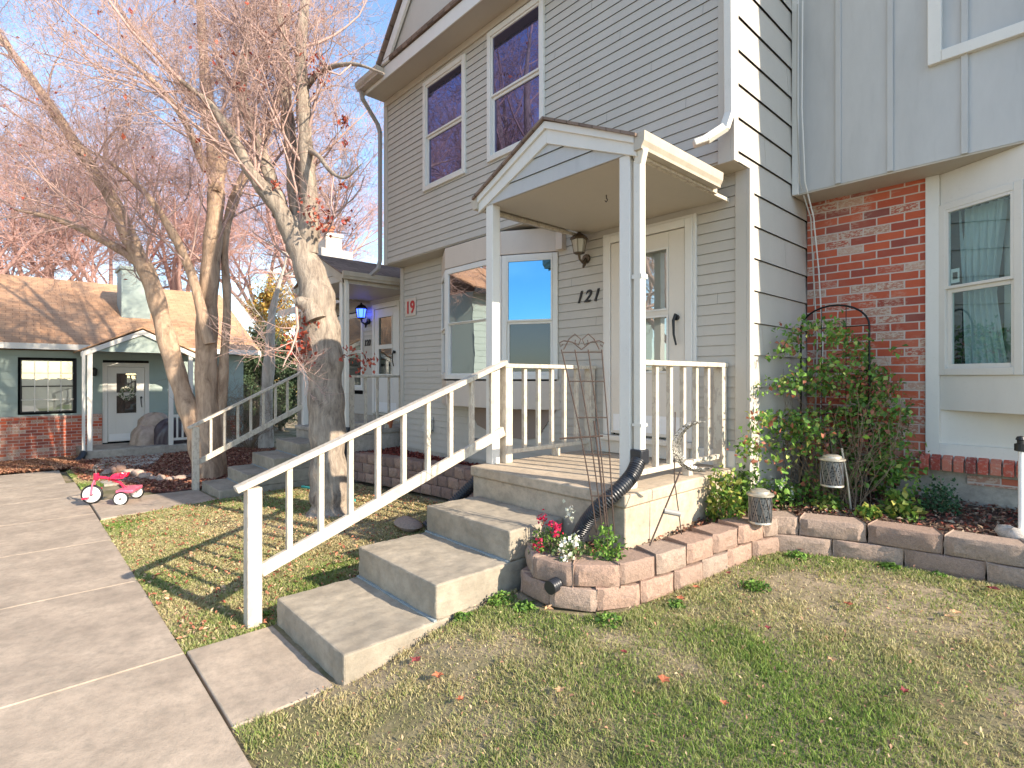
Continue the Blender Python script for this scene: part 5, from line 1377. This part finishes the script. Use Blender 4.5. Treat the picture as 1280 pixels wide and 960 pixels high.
spots = [(548, 850), (480, 822), (520, 830), (550, 768), (570, 775), (595, 760), (905, 885), (700, 868), (758, 748), (850, 752), (895, 712), (910, 720), (1000, 690), (1080, 690), (1150, 705), (1060, 760), (1185, 775), (1130, 870), (870, 738), (1195, 770), (1240, 640+100), (575, 880), (685, 765), (780, 820), (830, 855), (1040, 830), (960, 790)]
random.seed(5)
for i, (u, v) in enumerate(spots):
    f = 3.4
    for _ in range(20): p = D(u, v, f); f = (CAM_H-gz(p.x, p.y))*672/(v-472)
    p = D(u, v, f); k = i % 3
    fallen((p.x, p.y, gz(p.x, p.y)+.012), random.uniform(.022, .04), i, lm[k]).build('fallen_leaf', lm[k], label=('dry rust coloured leaf lying on the front lawn', 'dry tan leaf lying on the front lawn', 'dry maroon leaf lying on the front lawn')[k], cat='leaf', group=('fallen rust leaves', 'fallen tan leaves', 'fallen maroon leaves')[k])
chips('leaf_litter', lawnR, lambda x, y: ground(x, y)+.01, 2600, .02, [(.34, .2, .12), (.5, .36, .22), (.3, .16, .1)], 'small bits of dry leaf scattered over the foreground lawn', 15, 'leaf litter')
chips('leaf_litter', lawnL, lambda x, y: ground(x, y)+.01, 3200, .034, [(.4, .17, .1), (.5, .33, .2), (.25, .08, .05)], 'dry leaves scattered over the lawn under the grey tree', 16, 'leaf litter')
chips('leaf_litter', [(-16.9, -.4), (-14.5, -.4), (-14.3, .75), (-15.6, 1.1), (-16.9, 1.1)], lambda x, y: ground(x, y)+.03, 5500, .07, [(.42, .2, .11), (.5, .28, .17), (.3, .13, .08)], 'drift of rust leaves against the brick base of the teal house', 17, 'leaf litter')

# ------------------------------------------------------------------ trees
class Tubes:
    def __init__(s): s.g = {}
    def add(s, P, rad, n): s.g.setdefault((len(P), n), []).append((P, rad))
    def mesh(s):
        Vs, Fs, off = [], [], 0
        for (m, n), L in s.g.items():
            P = np.array([l[0] for l in L]); Rr = np.array([l[1] for l in L])      # (k,m,3)
            T = np.empty_like(P); T[:, 1:-1] = P[:, 2:]-P[:, :-2]; T[:, 0] = P[:, 1]-P[:, 0]; T[:, -1] = P[:, -1]-P[:, -2]
            T /= np.linalg.norm(T, axis=2)[..., None]+1e-9
            ref = np.where(np.abs(T[:, :1, 2:3]) < .8, np.array([[[0, 0, 1.]]]), np.array([[[1., 0, 0]]])); ref = np.repeat(ref, m, 1)
            A_ = np.cross(T, ref); A_ /= np.linalg.norm(A_, axis=2)[..., None]+1e-9; B_ = np.cross(T, A_)
            an = np.arange(n)*2*np.pi/n
            V = P[:, :, None]+Rr[:, :, None, None]*(A_[:, :, None]*np.cos(an)[:, None]+B_[:, :, None]*np.sin(an)[:, None])
            k = len(L); I = np.arange(k*m*n).reshape(k, m, n)+off
            J = np.roll(I, -1, 2); F = np.stack([I[:, :-1], J[:, :-1], J[:, 1:], I[:, 1:]], -1).reshape(-1, 4)
            Vs.append(V.reshape(-1, 3)); Fs.append(F); off += k*m*n
        return np.concatenate(Vs), np.concatenate(Fs)
RMIN = .0024; LIM = [None, .45]
def grow(tb, rs, start, d, L, r, lvl, up=.12, wander=.28, dens=1., tips=None, drop=0.):
    if LIM[0] is not None and (start[0]+d[0]*L*.8-LIM[0][0])*CA+(start[1]+d[1]*L*.8-LIM[0][1])*CB > LIM[1]: return
    m = 7 if lvl > 2 else (5 if lvl > 0 else 4); P = [start]; p = start.copy(); dd = d/np.linalg.norm(d)
    for i in range(m-1):
        dd = dd+rs.normal(0, wander, 3)*(.6 if lvl > 1 else 1)+np.array([0, 0, up]); dd /= np.linalg.norm(dd); p = p+dd*(L/(m-1)); P.append(p.copy())
    rad = [r*(1-.72*i/(m-1)) for i in range(m)]
    tb.add(P, rad, 6 if lvl > 2 else (5 if lvl == 2 else 3))
    if lvl == 0:
        if tips is not None: tips.append(P[-1])
        return
    nc = {4: 7, 3: 7, 2: 7, 1: 6}.get(lvl, 7); nc = max(2, int(nc*dens+rs.random()))
    for k in range(nc):
        t_ = .25+.75*(k+rs.random())/nc; t_ = min(t_, .98); q = t_*(m-1); i = int(q); f = q-i
        b = P[i]*(1-f)+P[min(i+1, m-1)]*f; tang = P[min(i+1, m-1)]-P[max(i-0, 0)] if i < m-1 else P[-1]-P[-2]; tang /= np.linalg.norm(tang)+1e-9
        o = rs.normal(0, 1, 3); o -= tang*o.dot(tang); o /= np.linalg.norm(o)+1e-9
        sp = rs.uniform(.55, 1.15); nd = tang*math.cos(sp)+o*math.sin(sp)
        grow(tb, rs, b, nd, L*rs.uniform(.42, .66), max(r*(1-.72*t_)*rs.uniform(.5, .7), RMIN), lvl-1, up, wander, dens, tips, drop)
def limb_tree(name, limbs, loc, label, cat, bark, twig, seed, spawn, L0=1.3, lvl=3, dens=1., leaves=None, group=None):
    rs = np.random.default_rng(seed); root = thing(name, loc, label, cat, group); tb = Tubes(); tw = Tubes(); tips = []
    mb = MB()
    for pts, rads, frac in limbs:
        P = [Vector(p) for p in pts]; Q = [P[0]*2-P[1]]+P+[P[-1]*2-P[-2]]; o = []; rr = []
        for i in range(1, len(Q)-2):
            for k in range(5):
                t_ = k/5; a, b, c, d = Q[i-1:i+3]
                o.append(.5*((2*b)+(c-a)*t_+(2*a-5*b+4*c-d)*t_*t_+(3*b-a-3*c+d)*t_**3)); rr.append(rads[i-1]*(1-t_)+rads[i]*t_)
        o.append(P[-1]); rr.append(rads[-1])
        rr = [r_*(1+.07*math.sin(j*1.7+seed)+.05*math.sin(j*.9)) for j, r_ in enumerate(rr)]
        mb.tube(o, rr, 18)
        ns_ = int(spawn*len(o)*(1-frac)/10.+1)
        for k in range(ns_):
            j = int(len(o)*(frac+(1-frac)*(k+rs.random())/ns_)); j = min(j, len(o)-2)
            tg = np.array((o[j+1]-o[j])[:]); tg /= np.linalg.norm(tg)+1e-9; q = rs.normal(0, 1, 3); q -= tg*q.dot(tg); q /= np.linalg.norm(q)
            sp = rs.uniform(.6, 1.2); nd = tg*math.cos(sp)+q*math.sin(sp); nd[2] += .1
            grow(tw, rs, np.array(o[j][:])+nd*rr[j]*.5, nd, L0*rs.uniform(.6, 1.25), min(rr[j]*.4, .019), lvl, tips=tips, dens=dens)
        if rr[-1] < .045: grow(tw, rs, np.array(o[-1][:]), np.array((o[-1]-o[-2])[:]), L0*1.3, rr[-1], lvl, tips=tips, dens=dens)
    mb.build('trunk', bark, root, smooth=True)
    V, F = tw.mesh(); npmesh('branches', V, F, twig, root)
    if leaves:
        cl, size, cols = leaves; P = []
        for c, n_, s_ in cl:
            c = np.array(c[:]); P.append(c+rs.normal(0, s_*.8, (int(n_*2.2), 3)))
        tips_ = np.array(tips); P.append(tips_[rs.random(len(tips_)) < .012])
        P = np.concatenate(P); V, F, C = leafcards(P, size, cols, 1., seed, .6, .7); npmesh('leaves', V, F, M['leafattr'], root, col=C)
    return root, len(tips)

def DL(l, f): return [D(u, v, f+(e[0] if e else 0)) for u, v, *e in l]
f1_ = 6.56
b1 = D(414, 644, f1_)
T1 = [
    (DL([(414, 650), (413, 630), (411, 590), (409, 530), (406, 470), (401, 410), (394, 360), (378, 315), (370, 290)], f1_), [.33, .245, .215, .205, .215, .225, .19, .165, .15], .75),
    (DL([(376, 310), (374, 270, .05), (368, 235, .1), (363, 175, .15), (358, 125, .2), (355, 60, .3), (345, -20, .4), (340, -110, .5)], f1_), [.13, .1, .085, .075, .07, .06, .04, .02], .25),
    (DL([(384, 315), (387, 265, -.05), (383, 200, -.1), (379, 128, -.1), (376, 60, -.2), (385, -30, -.2), (395, -120, -.3)], f1_), [.13, .105, .09, .08, .065, .045, .02], .25),
    (DL([(368, 300), (350, 262, -.1), (328, 235, -.15), (308, 206, -.2), (290, 170, -.3), (262, 130, -.4), (225, 100, -.6)], f1_), [.13, .1, .085, .07, .06, .04, .02], .2),
    (DL([(352, 268), (340, 230, .1), (326, 190, .15), (312, 152, .2), (302, 118, .2), (307, 60, .2), (310, -30, .3)], f1_), [.11, .085, .075, .065, .06, .045, .02], .2),
    (DL([(380, 185), (398, 195, -.3), (414, 215, -.5), (432, 222, -.6), (452, 205, -.7)], f1_), [.035, .028, .022, .016, .008], .3),
    (DL([(395, 400), (388, 385), (375, 378), (370, 380)], f1_-.2), [.12, .1, .07, .05], .95),
    (DL([(375, 120), (400, 90, -.2), (440, 80, -.4), (480, 92, -.6)], f1_), [.04, .032, .022, .01], .2),
]
RL = [(.35, .07, .04), (.45, .12, .07), (.28, .05, .04)]
lv = ([(D(u, v, f1_-.2), n_, s_) for u, v, n_, s_ in ((370, 430, 16, .1), (385, 400, 14, .09), (378, 425, 26, .12), (388, 445, 20, .09), (372, 440, 12, .1), (440, 445, 12, .08), (455, 460, 8, .08), (462, 450, 6, .06), (398, 90, 22, .1), (430, 152, 12, .05), (432, 178, 4, .04), (400, 270, 16, .1), (428, 232, 4, .03), (436, 280, 5, .04), (385, 258, 8, .08), (330, 105, 6, .06), (346, 232, 6, .05), (405, 285, 8, .06), (300, 110, 8, .05))], .06, RL)
LIM[0] = (b1.x, b1.y)
r1, n1 = limb_tree('bare_tree', T1, b1, 'thick grey barked bare tree with a few red leaves, standing between the two stair railings', 'tree', M['bark1'], M['twig'], 3, 6, 1.3, 3, .88, lv)
LIM[0] = None
f2_ = 9.66
T2 = [
    (DL([(262, 612), (258, 590), (248, 550), (238, 520), (222, 470), (205, 410), (188, 350), (163, 300), (138, 245), (108, 200), (68, 140), (20, 72), (-30, 10)], f2_), [0.272, 0.224, 0.176, 0.160, 0.156, 0.152, 0.140, 0.132, 0.120, 0.104, 0.080, 0.064, 0.032], .45),
    (DL([(264, 612), (262, 590), (259, 520), (258, 430), (262, 350), (268, 280), (270, 220), (262, 150), (255, 80), (250, 0), (240, -90)], f2_+.1), [0.304, 0.232, 0.200, 0.176, 0.160, 0.148, 0.132, 0.112, 0.088, 0.064, 0.024], .4),
    (DL([(268, 600), (274, 540), (280, 450), (284, 380), (281, 300), (296, 240), (318, 200), (340, 150), (355, 80), (362, 0)], f2_+.25), [0.192, 0.120, 0.080, 0.068, 0.068, 0.088, 0.080, 0.068, 0.048, 0.024], .45),
    (DL([(262, 430), (240, 345), (212, 285), (180, 240), (140, 205), (95, 180)], f2_-.2), [0.096, 0.080, 0.068, 0.048, 0.036, 0.016], .2),
    (DL([(178, 330), (150, 312), (110, 290), (65, 272), (20, 262)], f2_), [0.096, 0.080, 0.068, 0.048, 0.024], .2),
    (DL([(270, 240), (285, 180, .3), (300, 110, .5), (310, 30, .7)], f2_), [0.080, 0.064, 0.048, 0.024], .2),
    (DL([(262, 150), (215, 90, .3), (170, 40, .5), (130, -20, .7)], f2_), [0.072, 0.056, 0.040, 0.016], .2),
    (DL([(258, 215), (230, 150, -.4), (190, 100, -.8), (140, 60, -1.2)], f2_), [0.072, 0.056, 0.040, 0.016], .2),
]
b2 = D(262, 603, f2_)
lv2 = ([(D(238, 330, f2_), 4, .3)], .06, RL)
r2, n2 = limb_tree('bare_tree', T2, b2, 'large tan multi trunk bare tree in front of the teal house', 'tree', M['bark2'], M['twig'], 5, 6, 2.1, 3, .95, lv2)
print('twigs', n1, n2)

def wild_tree(name, base, h, seed, label, twig, bark, group=None, lvl=4, spread=.5, dens=.95, r=.2):
    rs = np.random.default_rng(seed); root = thing(name, base, label, 'tree', group); base = np.array(base, float)
    mb = MB(); tw = Tubes(); tp_ = base+np.array([rs.normal(0, .2), rs.normal(0, .2), h*.3])
    mb.tube([base-np.array([0, 0, .3]), base+np.array([0, 0, .1]), (base+tp_)/2, tp_], [r*1.5, r*1.1, r, r*.9], 12); mb.build('trunk', bark, root, smooth=True)
    for k in range(6):
        a = k*1.05+rs.uniform(0, .6); s_ = spread*rs.uniform(.5, 1.2)
        grow(tw, rs, tp_-np.array([0, 0, rs.uniform(0, .4)]), np.array([math.cos(a)*s_, math.sin(a)*s_, 1.]), h*.42*rs.uniform(.8, 1.15), r*.6, lvl, .05, .2, dens)
    V, F = tw.mesh(); npmesh('branches', V, F, twig, root); return root
gtr = 'far reddish trees beyond the roofs'
def far(u, f, z=-.4): p = D(u, 472, f); return (p.x, p.y, z)
RMIN = .0062
w1 = wild_tree('bare_tree', far(-40, 29), 19, 31, 'reddish bare tree far behind the teal house, leftmost', M['twigred'], M['bark2'], gtr, 4, .75, 1.0, .26)
RMIN = .003
def copy_tree(o, loc, rz, sc, label):
    c = o.copy(); COL.objects.link(c); c.location = loc; c.rotation_euler.z = rz; c.scale = (sc, sc, sc*1.02); c['label'] = label
    for ch in o.children:
        k = ch.copy(); COL.objects.link(k); k.parent = c
    return c
copy_tree(w1, far(50, 32), 1.9, 1.0, 'reddish bare tree behind the left part of the teal house roof')
copy_tree(w1, far(140, 34), 3.7, 1.05, 'reddish bare tree behind the chimney of the teal house')
copy_tree(w1, far(225, 37), 5.1, 1.15, 'reddish bare tree behind the multi trunk tree')
copy_tree(w1, far(325, 44), 2.7, 1.2, 'tall reddish bare tree far behind the white trunk')
copy_tree(w1, far(385, 40), .7, 1.25, 'tall reddish bare tree far behind the grey tree')
# trees across the drive and beside the lawn: they cast the dappled shade and show in the window reflections
w2 = wild_tree('shade_tree', (6.4, -.9, 0), 8.5, 41, 'bare shade tree right of the camera throwing branch shadows on the drive', M['twig'], M['bark1'], None, 3, .75, 1.0, .18)
copy_tree(w2, (-8.5, -5.2, -.1), 4.2, 1.05, 'bare tree across the drive reflected in the upstairs windows')
copy_tree(w2, (-14, -6.5, -.3), .9, 1.15, 'bare tree beside the house across the drive')
copy_tree(w1, (-22, -12, -.3), .9, 1.1, 'reddish bare tree beyond the house across the drive')

# evergreen with golden foliage, pale trunk
def leafy(name, base, h, r, n, size, cols, label, seed, trunk, tr=.12, cone=False, zc=.55):
    rs = np.random.default_rng(seed); root = thing(name, base, label, 'tree'); base = np.array(base, float)
    MB().tube([base-[0, 0, .3], base+[0, 0, h*.5], base+[0, 0, h*.9]], [tr, tr*.7, tr*.25], 10).build('trunk', trunk, root, smooth=True)
    mb = MB(); P = []
    for k in range(60):
        z = rs.uniform(.12, .97); a = rs.uniform(0, 6.28); rr = r*((1-z)**.7 if cone else max(0, math.sin(math.pi*min(1, z*.9+.08)))**.7)*rs.uniform(.6, 1.15)
        e = base+np.array([rr*math.cos(a), rr*math.sin(a), h*z]); s_ = base+np.array([0, 0, h*z*.85]); mb.tube([s_, (s_+e)/2+[0, 0, .08], e], [.02, .014, .005], 4)
        t_ = rs.uniform(.25, 1.05, n//60)[:, None]; P.append(s_+(e-s_)*t_+rs.normal(0, r*.11, (n//60, 3)))
    mb.build('limbs', trunk, root)
    P = np.concatenate(P); V, F, C = leafcards(P, size, cols, .9, seed, .3, .5); npmesh('foliage', V, F, M['leafattr'], root, col=C); return root
EG = [(.05, .09, .045), (.08, .12, .06), (.1, .14, .07)]
leafy('evergreen_tree', far(320, 19), 3.9, 1.15, 26000, .11, EG, 'dark evergreen tree right of the teal house', 61, M['bark1'])
leafy('evergreen_tree', far(352, 20.5), 3.4, 1.1, 18000, .11, EG, 'dark evergreen tree behind the white trunk', 62, M['bark1'])
leafy('golden_tree', far(338, 23), 6.4, 1.5, 15000, .13, [(.5, .3, .06), (.42, .2, .05), (.3, .25, .06), (.5, .38, .12)], 'tree with golden autumn leaves rising above the evergreens', 63, M['bark1'])
bt = D(334, 472, 14.5)
root, _ = limb_tree('pale_trunk_tree', [([(bt.x-.1, bt.y, -.5), (bt.x-.06, bt.y, 1), (bt.x+.03, bt.y+.05, 2.2), (bt.x+.1, bt.y+.1, 3.4), (bt.x+.4, bt.y+.3, 4.6)], [.19, .16, .14, .09, .03], .5)], (bt.x, bt.y, -.3), 'slim pale barked tree beside the neighbouring steps', 'tree', M['whitebark'], M['whitebark'], 12, 9, 1.1, 2)
# bare bushes at the right end of the teal house
def bush(base, h, w, seed, label):
    rs = np.random.default_rng(seed); tb = Tubes(); base = np.array(base)
    for k in range(26):
        a = rs.uniform(0, 6.28); grow(tb, rs, base+np.array([math.cos(a), math.sin(a), 0])*w*.25*rs.random(), np.array([math.cos(a)*.6, math.sin(a)*.6, 1.]), h*rs.uniform(.6, 1.1), .012, 2, .02, .25, .8)
    V, F = tb.mesh(); return npmesh('bare_bush', V, F, M['twigvine'], label=label, cat='bush')
bush(far(292, 15.2, -.3), 1.8, 1.2, 71, 'grey leafless bush against the right end of the teal house')
bush(far(312, 14.6, -.3), 1.6, 1.1, 72, 'leafless bush nearer the pale trunk')
# low hedge and fence-line far away so the horizon is closed
leafy('hedge_tree', far(420, 45), 4.0, 3.5, 9000, .3, EG+[(.3, .2, .08)], 'distant dark tree low behind the neighbouring porch', 64, M['bark1'])
leafy('hedge_tree', far(120, 48), 4.2, 4.5, 9000, .3, EG+[(.25, .14, .08)], 'distant dark tree behind the teal roof', 65, M['bark1'])

# ------------------------------------------------------------------ world, sun, camera
SE, SAZ = R(28), math.atan2(.2196, .9757)        # azimuth angle from +X towards +Y
W = bpy.data.worlds.new('World'); S.world = W; W.use_nodes = True; nt = W.node_tree; N = nt.nodes; Lk = nt.links
bg = N['Background']; sky = N.new('ShaderNodeTexSky'); sky.sky_type = 'NISHITA'; sky.sun_disc = False
sky.sun_elevation = SE; sky.sun_rotation = math.pi/2-SAZ; sky.air_density = 1.0; sky.dust_density = .3; sky.ozone_density = 1.8
tc = N.new('ShaderNodeTexCoord'); mp = N.new('ShaderNodeMapping'); mp.inputs['Scale'].default_value = (1, 1, 3.2)
ns = N.new('ShaderNodeTexNoise'); ns.inputs['Scale'].default_value = 2.1; ns.inputs['Detail'].default_value = 9; ns.inputs['Roughness'].default_value = .58; ns.inputs['Distortion'].default_value = .4
cr_ = N.new('ShaderNodeValToRGB'); cr_.color_ramp.elements[0].position = .53; cr_.color_ramp.elements[0].color = (0, 0, 0, 1); cr_.color_ramp.elements[1].position = .8; cr_.color_ramp.elements[1].color = (.6, .6, .6, 1)
mx = N.new('ShaderNodeMix'); mx.data_type = 'RGBA'; mx.inputs[7].default_value = (5.0, 5.2, 5.6, 1)
Lk.new(tc.outputs['Generated'], mp.inputs[0]); Lk.new(mp.outputs[0], ns.inputs['Vector']); Lk.new(ns.outputs['Fac'], cr_.inputs[0])
Lk.new(cr_.outputs[0], mx.inputs[0]); tn = N.new('ShaderNodeMix'); tn.data_type = 'RGBA'; tn.blend_type = 'MULTIPLY'; tn.inputs[0].default_value = 1; tn.inputs[7].default_value = (.93, .965, .97, 1); Lk.new(sky.outputs[0], tn.inputs[6]); Lk.new(tn.outputs[2], mx.inputs[6]); Lk.new(mx.outputs[2], bg.inputs[0]); bg.inputs[1].default_value = .138

sl_ = bpy.data.lights.new('sun', 'SUN'); sl_.energy = 3.5; sl_.angle = R(.55); sl_.color = (1, .87, .70)
so = bpy.data.objects.new('sun', sl_); COL.objects.link(so)
dv = Vector((math.cos(SE)*math.cos(SAZ), math.cos(SE)*math.sin(SAZ), math.sin(SE))); so.rotation_euler = dv.to_track_quat('Z', 'Y').to_euler(); so.location = (10, 2, 12)

cam = bpy.data.cameras.new('camera'); co = bpy.data.objects.new('camera', cam); COL.objects.link(co)
cam.sensor_width = 36; cam.lens = 36*672/1280; cam.shift_y = -8/1280; cam.clip_end = 2000; cam.clip_start = .05
Rv = Vector((CA, CB, 0)); Fv = Vector((-CB, CA, 0)); Rv.normalize(); Fv.normalize()
co.matrix_world = Matrix(((Rv.x, 0, -Fv.x, 0), (Rv.y, 0, -Fv.y, 0), (0, 1, 0, CAM_H), (0, 0, 0, 1)))
S.camera = co
S.view_settings.view_transform = 'Standard'; S.view_settings.look = 'None'; S.view_settings.exposure = 1.5; S.view_settings.gamma = 1
